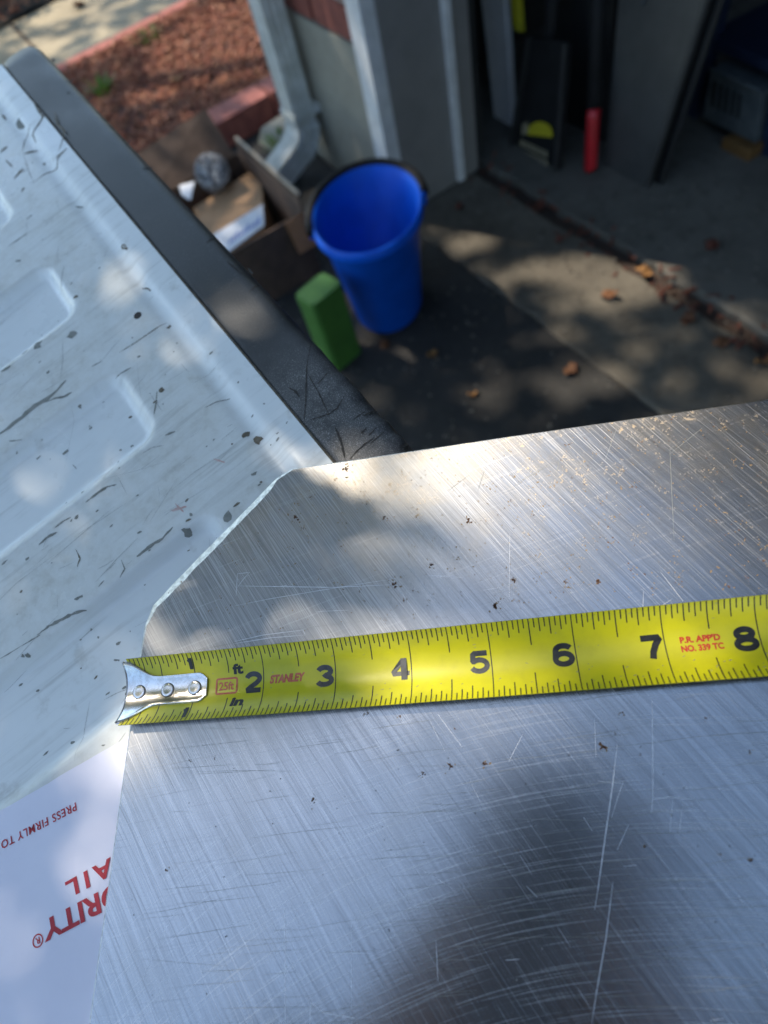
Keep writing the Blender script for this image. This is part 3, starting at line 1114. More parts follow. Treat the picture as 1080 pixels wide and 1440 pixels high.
# shelving unit with bin and wood block
SF = tag(empty('shelving_unit', PN(960, 205, .70)), 'navy steel shelving unit at the right of the garage interior', 'shelf')
FB = np.array(SF.location)
px_slab('post', [(950, 215, .72), (966, 222, .72), (1030, -60, .72), (1006, -60, .72)], 'navy', .03, parent=SF, base=FB)
px_slab('post', [(1062, 240, .70), (1082, 248, .70), (1120, 90, .70), (1095, 80, .70)], 'navy', .03, parent=SF, base=FB)
px_slab('shelf_board', [(958, 190, .72), (1078, 244, .70), (1080, 232, .70), (962, 180, .72)], 'navy', .45, parent=SF, base=FB)
px_slab('shelf_board', [(985, 62, .72), (1100, 112, .70), (1102, 96, .70), (990, 48, .72)], 'navy', .45, parent=SF, base=FB)
BN = tag(empty('metal_bin', PN(985, 168, .69)), 'grey slotted metal bin on the lower garage shelf', 'bin')
NB = np.array(BN.location)
px_slab('front', [(987, 166, .69), (1062, 202, .685), (1072, 130, .685), (1000, 97, .69)], 'bin_metal', .25, parent=BN, base=NB)
for k in range(7):
    x0, y0 = 1003 + k * 9, 112 + k * 4.2
    px_slab('slot', [(x0 - 3, y0 + 36, .6885), (x0 + 1, y0 + 38, .6885), (x0 + 5, y0 + 3, .6885), (x0 + 1, y0 + 1, .6885)], 'black_plastic', -.002, parent=BN, base=NB, bevel=0)
px_slab('rim', [(999, 99, .687), (1073, 133, .682), (1074, 126, .682), (1000, 92, .687)], 'bin_metal', -.006, parent=BN, base=NB)
px_slab('wood_block', [(1012, 212, .665), (1050, 232, .66), (1056, 212, .66), (1016, 194, .665)], 'wood', .06, 'short orange-brown wood block on the floor under the metal bin', 'wood block')

# ================================================================== TRUCK TAILGATE (truck frame, mm -> m)
AT = math.radians(-56.05)
EA = np.array([math.cos(AT), math.sin(AT), 0])
EBv = np.array([math.sin(AT), -math.cos(AT), 0])
TO = T(8, 98, -8.5)
Z_PAN = -9.2


def hpan(a, bq):
    a = np.asarray(a, float)
    bq = np.asarray(bq, float)
    sm = lambda x: np.clip(x, 0, 1) ** 2 * (3 - 2 * np.clip(x, 0, 1))
    z = Z_PAN + 1.0 * (1 - sm((bq - 8) / 6))
    z = z - .8 * (1 - sm(np.abs(bq - 17) / 5))
    z = z + .5 * np.exp(-((bq - 11) / 1.2) ** 2) * .5
    for c in (24, 120, 219, 316, 411, 507, 603, 699, 795, 891, 987):
        q = np.maximum(np.abs(a - c) - 14, 0)
        e = np.maximum(58 - bq, 0)
        e2 = np.maximum(bq - 430, 0)
        d = np.sqrt(q ** 2 + e ** 2 + e2 ** 2)
        z = z - 4.2 * (1 - sm((d - 3.5) / 7.5))
    z = z - 2.5 * sm((2.0 - bq) / 3) * 0 - 3.0 * sm((3 - (a + 12)) / 6)
    z = z + .25 * np.sin(a / 61.0) * np.sin(bq / 47.0)
    return z


def TP(a, bq, dz=0.0):                 # tailgate coordinates -> truck frame
    p = TO + EA * a + EBv * bq
    return np.array([p[0], p[1], hpan(a, bq) + dz])


def AB(x, y):
    p = T(x, y, -8.8) - TO
    return p @ EA, p @ EBv


TG = troot('tailgate', TP(500, 250, -60), 'lowered white pickup tailgate with scraped paint and black plastic top cap', 'tailgate')
TGB = TP(500, 250, -60)


def tmesh(mb_or_v, name, m, parent, base, faces=None, smooth=False):
    v = np.asarray(mb_or_v.v if faces is None else mb_or_v)
    f = mb_or_v.f if faces is None else faces
    return mesh(name, (v - np.asarray(base)) / 1000.0, f, m, parent, smooth)


aa = np.concatenate([np.linspace(-12, 520, 380), np.linspace(523, 1050, 180)])
bb_ = np.concatenate([np.linspace(0, 230, 165), np.linspace(233, 470, 80)])
AAg, BBg = np.meshgrid(aa, bb_, indexing='ij')
ZZ = hpan(AAg, BBg)
V = TO[None, None, :] + AAg[..., None] * EA + BBg[..., None] * EBv
V[..., 2] = ZZ
nu, nv = AAg.shape
vv = V.reshape(-1, 3)
ff = grid_faces(nu, nv)[:, ::-1]
pan = tmesh(vv, 'inner_panel', 'paint', TG, TGB, ff, True)
sm_ = lambda x: np.clip(x, 0, 1) ** 2 * (3 - 2 * np.clip(x, 0, 1))
rd = np.min([np.sqrt(np.maximum(np.abs(AAg - c) - 14, 0) ** 2 + np.maximum(58 - BBg, 0) ** 2) for c in (24, 120, 219, 316, 411, 507, 603, 699)], axis=0)
dirt = sm_((rd - 6) / 6) * sm_((BBg - 15) / 6)
att = pan.data.attributes.new('dirt', 'FLOAT', 'POINT')
att.data.foreach_set('value', dirt.ravel().astype(np.float32))
# body under the panel
mb = MB()
def ring_ab(a0, a1, b0, b1, z):
    r = []
    for (a, q) in ((a0, b0), (a1, b0), (a1, b1), (a0, b1)):
        p = TO + EA * a + EBv * q
        r.append((p[0], p[1], z))
    return r
mb.hexa(ring_ab(-12, 1050, .2, 470, -70), ring_ab(-12, 1050, .2, 470, -16))
tmesh(mb, 'outer_skin', 'paint', TG, TGB)
# flange closing the edge of the panel
mb = MB()
rings = []
for a in np.linspace(-12, 1050, 240):
    p = TO + EA * a
    h0 = float(hpan(a, 0))
    w = .25 * math.sin(a * .9) + .2 * math.sin(a * 2.3)
    rings.append([p + EBv * .02 + Z3 * h0 - Z3 * p[2], p + EBv * (-.9 + w * .3) + Z3 * (h0 - .5 - p[2]), p + EBv * (-.9 + w * .3) + Z3 * (-16 - p[2]), p + EBv * .02 + Z3 * (-16 - p[2])])
mb.loft(rings, True)
tmesh(mb, 'panel_flange', 'brown_chip', TG, TGB)
# black cap: profile swept along the edge, rounded left end, chewed outer edge to the right
prof = [(3, -14), (-.2, -10.2), (-1.5, -9.4), (-4, -9.2), (-12, -9.15), (-20, -9.3), (-24, -9.9), (-26.3, -11.4), (-27.4, -14), (-27.8, -20), (-27.6, -45), (3, -45)]
rings = []
for a in np.concatenate([np.array([-16.5, -16, -14.5, -12, -8, -3]), np.linspace(2, 1052, 500)]):
    t = min(1, max(0, (a + 16.5) / 13))
    s = math.sqrt(max(0.0, 1 - (1 - t) ** 2))
    s = .72 + .28 * s
    ch = max(0, (a - 330) / 120) if a < 480 else 1
    ch = min(1, ch) * (abs(math.sin(a * .31)) ** 3 * 1.6 + abs(math.sin(a * .113 + 1)) ** 6 * 2.2)
    r = []
    for (q, z) in prof:
        qq = q
        zz = z
        if q < -1.2:
            qq = -13.8 + (q + 13.8) * s
        if q < -20 and z > -16:
            qq += ch * .7
            zz -= ch * .35
        zz += (1 - t) * -1.6 if z > -14 else 0
        p = TO + EA * a + EBv * qq
        r.append((p[0], p[1], zz + .12 * math.sin(a / 17 + q)))
    rings.append(r)
mb = MB().loft(rings, True)
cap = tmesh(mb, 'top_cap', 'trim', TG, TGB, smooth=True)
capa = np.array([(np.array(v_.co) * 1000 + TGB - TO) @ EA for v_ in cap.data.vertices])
att = cap.data.attributes.new('wear_sun', 'FLOAT', 'POINT')
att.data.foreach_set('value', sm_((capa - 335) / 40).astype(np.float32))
cap.data.polygons.foreach_set('use_smooth', [len(p.vertices) == 4 for p in cap.data.polygons])


def ribbon(mb, pts, w, zf, jag=.25, taper=True):
    """irregular flat strip through pts (list of xy mm), width w mm, z from zf(x, y)"""
    pts = [np.asarray(p[:2], float) for p in pts]
    seg = []
    for i in range(len(pts) - 1):
        n = max(1, int(np.linalg.norm(pts[i + 1] - pts[i]) / max(w * .9, .8)))
        n = min(n, 14)
        for k in range(n):
            seg.append(pts[i] + (pts[i + 1] - pts[i]) * k / n)
    seg.append(pts[-1])
    N = len(seg)
    vs = []
    for i, p in enumerate(seg):
        d = seg[min(i + 1, N - 1)] - seg[max(i - 1, 0)]
        d = d / (np.linalg.norm(d) + 1e-9)
        nn = np.array([-d[1], d[0]])
        ww = w / 2 * (1 + random.uniform(-jag, jag) * 2)
        if taper:
            ww *= max(.12, math.sin(math.pi * (i + .4) / N)) ** .6
        off = nn * random.uniform(-jag, jag) * w * .5
        for s in (1, -1):
            q = p + off + nn * ww * s
            vs.append((q[0], q[1], zf(q[0], q[1])))
    fs = [(2 * i, 2 * i + 1, 2 * i + 3, 2 * i + 2) for i in range(N - 1)]
    mb.add(vs, fs)


def blob(mb, c, r, zf, n=9, jag=.45, sx=1.0, ang=0.0):
    vs = []
    for k in range(n):
        a = k / n * 2 * math.pi
        q = r * (1 + random.uniform(-jag, jag))
        x, y = q * math.cos(a) * sx, q * math.sin(a)
        x, y = x * math.cos(ang) - y * math.sin(ang), x * math.sin(ang) + y * math.cos(ang)
        vs.append((c[0] + x, c[1] + y, zf(c[0] + x, c[1] + y)))
    mb.add(vs, [tuple(range(n))])


def zpan(x, y, dz=.07):
    p = np.array([x, y, 0]) - TO
    return float(hpan(p[0] * EA[0] + p[1] * EA[1], p[0] * EBv[0] + p[1] * EBv[1])) + dz


def zcap(x, y, dz=.12):
    p = np.array([x, y, 0]) - TO
    q = p[0] * EBv[0] + p[1] * EBv[1]
    return float(np.interp(-q, [0.2, 1.5, 4, 12, 20, 24, 26.3], [-10.2, -9.4, -9.2, -9.15, -9.3, -9.9, -11.4])) + dz


def tp(x, y, z=-9.0):
    return T(x, y, z)[:2]


mm = lambda x, y: 1.0 / (FPX / (RT @ T(x, y, -9) + TT)[2])          # mm per photo pixel there
chip, brown, scr, pink = MB(), MB(), MB(), MB()
for pts, w, tgt in (
        ([(-4, 612), (12, 600), (30, 586), (48, 570), (66, 560), (80, 548), (92, 534)], 7, chip), ([(60, 566), (78, 559), (95, 556)], 3, chip),
        ([(120, 706), (138, 692), (150, 684), (163, 681)], 4, chip), ([(54, 766), (66, 755), (80, 748)], 4, chip), ([(76, 742), (88, 733), (99, 727)], 3, chip),
        ([(192, 783), (212, 767), (228, 757), (243, 741)], 5.5, chip), ([(52, 893), (66, 882), (84, 872), (104, 862), (119, 857)], 4.5, chip),
        ([(30, 908), (44, 900), (56, 893)], 2, chip), ([(0, 926), (14, 918), (30, 908)], 1.5, chip), ([(167, 495), (190, 481), (212, 466), (233, 452)], 2, brown),
        ([(0, 522), (10, 517), (14, 514)], 4, chip), ([(30, 497), (38, 490)], 3, chip), ([(160, 530), (172, 523), (184, 516)], 2.5, chip), ([(216, 582), (219, 566), (220, 550)], 2.5, chip),
        ([(192, 502), (197, 500)], 3, chip), ([(128, 515), (143, 507)], 2, chip), ([(200, 637), (213, 629), (229, 626)], 1.5, scr), ([(288, 573), (303, 565), (322, 559)], 2, chip),
        ([(232, 612), (246, 606)], 3, chip), ([(106, 772), (112, 785), (108, 797)], 2, brown), ([(170, 787), (175, 800), (168, 812)], 2, chip), ([(104, 843), (116, 838)], 5, chip),
        ([(138, 825), (146, 816)], 2, chip), ([(10, 787), (2, 794)], 3, chip), ([(150, 925), (158, 926)], 3, chip), ([(136, 982), (155, 972), (172, 966)], 1.2, scr),
        ([(38, 328), (12, 346)], 2, chip), ([(45, 302), (38, 308)], 2, chip), ([(76, 305), (60, 320)], 1, scr), ([(22, 367), (29, 366)], 6, chip), ([(172, 345), (180, 352)], 6, brown),
        ([(198, 404), (206, 404), (211, 408)], 2.5, brown), ([(105, 289), (116, 290)], 3, chip), ([(90, 372), (88, 382), (83, 405)], 1.5, scr), ([(83, 560), (100, 551)], 3, chip),
        ([(78, 632), (86, 626)], 5, chip), ([(98, 569), (80, 655)], .3, scr), ([(92, 647), (98, 653)], 2, scr), ([(12, 620), (30, 618)], 2, chip),
        ([(48, 142), (54, 156), (62, 166), (56, 176), (46, 190), (50, 200)], 3, brown), ([(78, 158), (82, 176), (92, 186), (88, 204), (84, 214)], 2.5, brown),
        ([(94, 212), (82, 226), (80, 236), (66, 242), (48, 256)], 2, brown), ([(44, 176), (34, 196), (32, 212)], 1.5, brown), ([(32, 213), (40, 240), (48, 258)], .8, brown),
        ([(0, 215), (10, 206)], 4, brown), ([(20, 252), (32, 236)], 4, brown), ([(8, 225), (18, 235)], 2.5, brown), ([(2, 160), (8, 168)], 3, brown), ([(34, 216), (52, 210)], 4, brown),
        ([(80, 224), (96, 210)], 3, brown), ([(30, 270), (34, 264)], 4, brown), ([(26, 245), (36, 238)], 2, brown), ([(60, 228), (62, 230)], 6, brown),
        ([(240, 718), (262, 712)], 4, pink), ([(246, 708), (258, 720)], 2.5, pink), ([(300, 645), (316, 650)], 3, pink)):
    q = [tp(*p) for p in pts]
    ribbon(tgt, q, w * mm(*pts[0]), zpan, .22)
for (x, y, r, tgt) in ((52, 484, 7, chip), (100, 470, 7, chip), (319, 726, 7, chip), (260, 746, 5.5, chip), (268, 723, 3, chip), (362, 617, 7, brown), (345, 610, 5, brown), (118, 882, 2, chip),
                       (36, 921, 3, chip), (128, 893, 2, chip), (31, 922, 2.5, chip), (226, 548, 4, brown), (160, 626, 2, chip), (112, 690, 3, chip), (236, 458, 3, brown)):
    blob(tgt, tp(x, y), r * mm(x, y), zpan)
# many small chips and long fine scratches, mostly running across the panel
for k in range(230):
    x, y = random.uniform(0, 430), random.uniform(130, 1120)
    a, q = AB(x, y)
    if q < 2 or random.random() < .35:
        continue
    c = tp(x, y)
    ang = math.atan2(EBv[1], EBv[0]) + random.gauss(0, .25)
    r = random.choice([.25, .3, .4, .5, .7]) * random.uniform(.6, 1.3)
    blob(chip if random.random() < .7 else brown, c, r, zpan, 7, .4, random.uniform(1, 2.6), ang)
for k in range(260):
    x, y = random.uniform(0, 430), random.uniform(200, 1120)
    a, q = AB(x, y)
    rib = min(abs(a - c) for c in (120, 219, 316, 411))
    if q < 16 or (rib < 26 and q > 44 and random.random() < .85):
        continue
    ang = math.atan2(EBv[1], EBv[0]) + random.gauss(0, .22) + (math.pi * .4 if random.random() < .12 else 0)
    L = random.choice([4, 8, 12, 20, 34]) * random.uniform(.5, 1.2)
    c = tp(x, y)
    d = np.array([math.cos(ang), math.sin(ang)])
    ribbon(scr, [c - d * L / 2, c + np.array([-d[1], d[0]]) * random.gauss(0, .03) * L, c + d * L / 2], random.uniform(.10, .26), zpan, .2)
for mbx, nm, m in ((chip, 'paint_chips', 'primer'), (brown, 'rust_chips', 'brown_chip'), (scr, 'scratches', 'scratch'), (pink, 'red_scuff', 'pinkish')):
    tag(tmesh(mbx, nm, m, TG, TGB), kind='stuff')
# grooves and cuts in the black cap
cut = MB()
for pts, w in (([(427, 597), (430, 560), (431, 520), (436, 480)], 1.2), ([(428, 600), (427, 592)], 4), ([(432, 524), (448, 552), (462, 582)], 1.3), ([(406, 545), (414, 549), (421, 558)], 2.2),
               ([(462, 521), (452, 534), (446, 540)], 1.6), ([(484, 556), (474, 574), (462, 582), (432, 592)], 1.2), ([(511, 584), (524, 576), (536, 572)], 3.0), ([(515, 601), (508, 609)], 2.6),
               ([(526, 615), (512, 625), (500, 636), (492, 646)], 1.8), ([(471, 600), (480, 622), (485, 645)], 2.2), ([(562, 628), (572, 620), (580, 618)], 3), ([(496, 590), (512, 578)], 1.0),
               ([(74, 82), (70, 78)], 2), ([(100, 106), (92, 112)], 1.5), ([(126, 132), (120, 136)], 1.5), ([(180, 192), (174, 200)], 1.5), ([(211, 230), (200, 236)], 2.5), ([(95, 131), (97, 129)], 4),
               ([(300, 330), (290, 340)], 2.5), ([(318, 366), (340, 384)], 1.5), ([(346, 372), (352, 380)], 2.5), ([(362, 396), (350, 410)], 1.5), ([(530, 600), (518, 612)], 1.2), ([(540, 606), (520, 624)], .9)):
    ribbon(cut, [tp(*p) for p in pts], w * 1.5 * mm(*pts[0]), zcap, .25)
tag(tmesh(cut, 'cuts', 'grime', cap, (0, 0, 0)), kind='stuff')
cap_off = cap.location
bpy.data.objects[cap.children[0].name].location = tuple(-np.asarray(TGB) / 1000.0)
# drain plug and bolt hole
for (x, y, rx, m, nm) in ((193, 443, 6.5, 'grime', 'bolt_hole'), (30, 172, 15, 'primer', 'drain_plug')):
    c = tp(x, y)
    mb = MB()
    r = rx * mm(x, y)
    ca, sa = EA[0], EA[1]
    vs0, vs1 = [], []
    for k in range(20):
        a = k / 20 * 2 * math.pi
        px_, py_ = r * math.cos(a), r * .62 * math.sin(a)
        if nm == 'bolt_hole':
            py_ = r * .95 * math.sin(a)
        q = (c[0] + ca * px_ - sa * py_, c[1] + sa * px_ + ca * py_)
        vs0.append((*q, zpan(*q, .02)))
        vs1.append((c[0] + (q[0] - c[0]) * .85, c[1] + (q[1] - c[1]) * .85, zpan(*c, .10)))
    mb.loft([vs0, vs1], False)
    mb.f.append(tuple(range(20, 40)))
    tmesh(mb, nm, m, TG, TGB)

# the rest of the truck, behind the viewer's left
TKB = TP(520, 1200, 0) * np.array([1, 1, 0]) + np.array([0, 0, -860.0])
TK = troot('pickup_truck', TKB, 'white pickup truck whose lowered tailgate reaches into the picture', 'truck')


def abbox(mb, a0, a1, b0, b1, z0, z1):
    return mb.hexa(ring_ab(a0, a1, b0, b1, z0), ring_ab(a0, a1, b0, b1, z1))


def tkpart(mb, name, m, bevel=8, parent=TK):
    o = tmesh(mb, name, m, parent, TKB)
    md = o.modifiers.new('b', 'BEVEL')
    md.width = bevel / 1000
    md.segments = 2
    return o


tkpart(abbox(MB(), -40, 1078, 486, 2100, -70, -18), 'bed_floor', 'paint')
for a0 in (-110, 1080):
    tkpart(abbox(MB(), a0, a0 + 68, 480, 2100, -330, 420), 'bed_side', 'paint', 20)
    tkpart(abbox(MB(), a0 + 8, a0 + 60, 470, 479, 60, 330), 'tail_lamp', 'red_grip', 3)
tkpart(abbox(MB(), -110, 1148, 2104, 2160, -330, 480), 'bed_front', 'paint', 12)
tkpart(abbox(MB(), -110, 1148, 360, 476, -330, -210), 'bumper', 'steel', 14)
tkpart(MB().hexa(ring_ab(-110, 1148, 2166, 3900, -330), ring_ab(-60, 1098, 2260, 3500, 900)), 'cab', 'paint', 60)
for a0 in (-70, 920):
    for b0 in (1250, 3300):
        c0 = TO + EA * a0 + EBv * b0
        c1 = TO + EA * (a0 + 190) + EBv * b0
        mbw = MB().tube([(c0[0], c0[1], -520), (c1[0], c1[1], -520)], 335, 28)
        wheel = tkpart(mbw, 'wheel', 'black_plastic', 25)
        mbw = MB().tube([(c0[0] - EA[0] * 4, c0[1] - EA[1] * 4, -520), (c1[0] + EA[0] * 4, c1[1] + EA[1] * 4, -520)], 205, 24)
        rim_o = tmesh(mbw, 'rim', 'steel', wheel, TKB)

# ================================================================== TEXT HELPER
def text_mesh(s, size, bold=0.0, spacing=1.0, align='LEFT'):
    cu = bpy.data.curves.new('tmp', 'FONT')
    cu.body = s
    cu.size = size
    cu.offset = bold
    cu.space_character = spacing
    cu.align_x = align
    cu.resolution_u = 4
    o = bpy.data.objects.new('tmp', cu)
    col.objects.link(o)
    dg = bpy.context.evaluated_depsgraph_get()
    dg.update()
    me = bpy.data.meshes.new_from_object(o.evaluated_get(dg))
    v = np.array([tuple(x.co) for x in me.vertices])
    f = [tuple(p.vertices) for p in me.polygons]
    bpy.data.objects.remove(o)
    bpy.data.curves.remove(cu)
    bpy.data.meshes.remove(me)
    return v[:, :2], f


def text_fit(s, w, h, bold=0.0, spacing=1.0):
    """text scaled to w x h (w None keeps proportion), lower left at 0,0"""
    v, f = text_mesh(s, 10.0, bold * 10, spacing)
    v = v - v.min(0)
    e = v.max(0)
    sy = h / e[1]
    sx = sy if w is None else w / e[0]
    return v * np.array([sx, sy]), f


# ================================================================== ENVELOPE
ENVB = np.array([-20.0, -70.0, -8.25])
EV = troot('envelope', ENVB, 'white mailing envelope with red print partly under the metal plate', 'envelope')
e0, e1_ = T(0, 1140, -8.1), T(172, 1040, -8.1)
ed = (e1_ - e0) / np.linalg.norm(e1_ - e0)
en_ = np.array([ed[1], -ed[0], 0])           # away from the upper edge, towards the viewer
p0 = e0 - ed * 170
NE = 60
mb = MB()
up, dn_ = [], []
for i in range(NE + 1):
    q = p0 + ed * (300 * i / NE)
    wv = .12 * math.sin(i * .9) + .08 * math.sin(i * 2.2)
    up.append(q + en_ * wv)
    dn_.append(q + en_ * (230 + wv))
rows = []
for k in range(25):
    rows.append([up[i] + (dn_[i] - up[i]) * k / 24 for i in range(NE + 1)])
vt = []
for k, r in enumerate(rows):
    for i, q in enumerate(r):
        vt.append((q[0], q[1], -8.32 + .12 * math.sin(i * .37 + k * .3) * math.sin(k * .5)))
vb = [(x, y, z - .28) for x, y, z in vt]
f1 = grid_faces(25, NE + 1)
mb.add(vt, f1)
mb.add(vb, f1[:, ::-1])
n1 = NE + 1
o_ = len(vt)
edge_loop = list(range(n1)) + [k * n1 + NE for k in range(1, 25)] + [24 * n1 + i for i in range(NE - 1, -1, -1)] + [k * n1 for k in range(23, 0, -1)]
mb.f += [(edge_loop[i], edge_loop[(i + 1) % len(edge_loop)], edge_loop[(i + 1) % len(edge_loop)] + o_, edge_loop[i] + o_) for i in range(len(edge_loop))]
sheet = tmesh(mb, 'sheet', 'paper', EV, ENVB)


def env_text(s, start_px, end_px, h, m, name, bold=.02, spacing=1.0, w=None):
    """upside-down text: reading direction runs from start_px (right) to end_px (left); baseline on that line"""
    a, c = T(*start_px, -8.1), T(*end_px, -8.1)
    d = (c - a) / np.linalg.norm(c - a)
    u = np.array([d[1] * -1, d[0], 0]) * 1.0
    L = np.linalg.norm(c - a) if w is None else w
    v, f = text_fit(s, L, h, bold, spacing)
    vs = [a + d * x + u * y for x, y in v]
    vs = [(p[0], p[1], -8.12) for p in vs]
    return tmesh(np.array(vs), name, m, EV, ENVB, f)


env_text('PRESS FIRMLY TO', (106, 1128), (1, 1183), 2.75, 'red_print', 'lettering', .012, 1.12)
env_text('PRIORITY', (222, 1209), (58, 1296), 6.3, 'red_print', 'lettering', .03)
env_text('MAIL', (186, 1188), (91, 1241), 5.2, 'red_print', 'lettering', .028, 1.35)
# registered mark
cR = T(53, 1323, -8.1)
mb = MB()
for k in range(28):
    a0, a1 = k / 28 * 2 * math.pi, (k + 1) / 28 * 2 * math.pi
    q = []
    for (r, a) in ((1.55, a0), (1.95, a0), (1.95, a1), (1.55, a1)):
        q.append((cR[0] + r * math.cos(a), cR[1] + r * math.sin(a), -8.12))
    mb.add(q, [(0, 1, 2, 3)])
tmesh(mb, 'registered_ring', 'red_print', EV, ENVB)
v, f = text_fit('R', 1.6, 1.9, .02)
d = -ed
u = np.array([-d[1], d[0], 0])
vs = [cR + d * (x - .8) + u * (y - .95) for x, y in v]
tmesh(np.array([(p[0], p[1], -8.12) for p in vs]), 'registered_letter', 'red_print', EV, ENVB, f)

# ================================================================== METAL PLATE
ZP = -5.35
P_ = lambda x, y: T(x, y, ZP)[:2]
outline = [(P_(125, 1440) + np.array([-6.2, -205.0])), P_(125, 1440), P_(180, 1040), P_(196, 925), P_(203, 880), P_(214, 850), P_(240, 822), P_(280, 780.5), P_(330, 730), P_(376, 683), P_(388, 672),
           P_(412, 659), P_(480, 649.5), P_(700, 616), P_(1080, 561.5), np.array([520.0, 71.0]), np.array([514.0, -300.0])]
bev = [.4, .4, .5, .6, 1.0, 2.4, 3.0, 3.0, 2.9, 2.4, 1.2, .35, .3, .3, .3, .3, .3]
# densify
ol, bv = [], []
for i in range(len(outline)):
    a, c = outline[i], outline[(i + 1) % len(outline)]
    n = max(1, int(np.linalg.norm(c - a) / 4))
    n = min(n, 60)
    for k in range(n):
        ol.append(a + (c - a) * k / n)
        bv.append(bev[i] + (bev[(i + 1) % len(bev)] - bev[i]) * k / n)
ol = np.array(ol)
N = len(ol)
tan_ = np.roll(ol, -1, 0) - np.roll(ol, 1, 0)
tan_ /= np.linalg.norm(tan_, axis=1)[:, None]
inw = np.column_stack([tan_[:, 1], -tan_[:, 0]])
cen = ol.mean(0)
if ((cen - ol) * inw).sum() < 0:
    inw = -inw
ol = ol + inw * (.035 * rng.standard_normal(N))[:, None]
bvj = np.array(bv) * (1 + .04 * rng.standard_normal(N))
top = ol + inw * bvj[:, None]
PLB = np.array([200.0, -80.0, ZP - 2.5])
PL = troot('metal_plate', PLB, 'brushed aluminium plate with one clipped corner lying across the tailgate', 'metal plate')
mb = MB()
vtop = [(x, y, ZP) for x, y in top]
face = tmesh(np.array(vtop), 'plate_face', 'plate', PL, (0, 0, 0), [tuple(range(N))[::-1]])
face.location = tuple(-PLB / 1000)
if face.data.polygons[0].normal.z < 0:
    face.data.flip_normals()
uv = face.data.uv_layers.new(name='UVMap')
ang = math.radians(-57)
ca, sa = math.cos(ang), math.sin(ang)
for li, lp in enumerate(face.data.loops):
    c = face.data.vertices[lp.vertex_index].co
    uv.data[li].uv = (c.x * ca + c.y * sa, -c.x * sa + c.y * ca)
mb = MB()
mb.loft([[(x, y, ZP) for x, y in top], [(x, y, ZP - min(1.0, w * .4)) for (x, y), w in zip(ol, bvj)], [(x, y, ZP - 2.5) for x, y in ol]], False)
mb.f.append(tuple(range(2 * N, 3 * N)))
tmesh(mb, 'filed_edge', 'plate_edge', PL, PLB)
# scribed lines
scb = MB()
zp = lambda x, y: ZP + .03
def pribbon(mb, px, w, jag=.12, z=zp):
    ribbon(mb, [P_(*q) for q in px], w * .235, z, jag, True)
for px, w in (([(334, 806), (332, 838)], .9), ([(333, 807), (351, 805)], .8), ([(351, 805), (341, 816), (334, 826)], .7), ([(336, 824), (400, 825), (470, 826), (556, 822)], 1.1),
              ([(556, 814), (520, 819), (440, 832), (380, 842), (330, 852)], .8), ([(330, 902), (370, 893), (426, 886)], 1.0), ([(426, 886), (429, 892)], 1.0), ([(429, 893), (380, 897), (330, 905)], 1.0),
              ([(868, 1045), (862, 1100), (852, 1170), (841, 1250), (836, 1280)], 1.5), ([(876, 1100), (866, 1130), (860, 1150)], .8), ([(917, 985), (918, 1060), (918, 1122), (916, 1143)], 1.3),
              ([(916, 1124), (940, 1121), (975, 1124)], 1.0), ([(862, 1240), (852, 1320), (838, 1400), (832, 1440)], 1.2), ([(400, 1276), (401, 1340), (401, 1440)], 1.4), ([(437, 1410), (455, 1424), (500, 1432)], 1.3),
              ([(437, 1410), (436, 1440)], 1.0), ([(250, 1278), (225, 1320), (200, 1380)], .9), ([(325, 1165), (310, 1196)], .8), ([(455, 1338), (520, 1341)], .7), ([(494, 1300), (494, 1420)], .5),
              ([(613, 1320), (616, 1380)], .7), ([(836, 1010), (838, 1065)], .7), ([(600, 809), (652, 812)], .8), ([(717, 750), (716, 840)], .6), ([(905, 830), (902, 900)], .6), ([(960, 1130), (955, 1175)], .6),
              ([(946, 1124), (942, 1170)], .6), ([(884, 1160), (868, 1195)], .6), ([(680, 830), (705, 826)], .5), ([(445, 860), (490, 858)], .6)):
    pribbon(scb, px, w * .8)
for k in range(34):
    x, y = random.uniform(230, 1080), random.uniform(640, 1440)
    a = random.choice([random.gauss(1.0, .12), random.gauss(1.0, .12), random.gauss(-.12, .1), random.uniform(0, 3.14)])
    L = random.uniform(10, 60)
    pribbon(scb, [(x, y), (x + L * math.cos(a), y + L * math.sin(a))], random.uniform(.3, .6))
tag(tmesh(scb, 'scribe_marks', 'scribe', PL, PLB), kind='stuff')
dk = MB()
for px, w in (([(682, 659), (672, 690)], 1.0), ([(660, 668), (630, 690)], .8), ([(780, 650), (740, 672), (717, 690)], .7), ([(868, 600), (850, 650)], .6), ([(957, 620), (942, 632), (945, 700), (948, 760)], .6), ([(242, 838), (236, 852)], 1.6),
              ([(261, 855), (258, 868)], 1.4), ([(415, 700), (404, 722)], .7), ([(990, 600), (940, 640)], .6), ([(787, 645), (782, 668)], .7)):
    pribbon(dk, px, w * .8)
for k in range(150):
    x, y = random.uniform(190, 1080), random.uniform(860, 1440)
    L = random.uniform(30, 160)
    a = random.gauss(-.10, .07)
    pribbon(dk, [(x, y), (x + L * .5 * math.cos(a), y + L * .5 * math.sin(a) + random.gauss(0, .8)), (x + L * math.cos(a), y + L * math.sin(a))], random.uniform(.25, .5))
tag(tmesh(dk, 'dark_scratches', 'primer', PL, PLB), kind='stuff')
ru, stn, grm = MB(), MB(), MB()
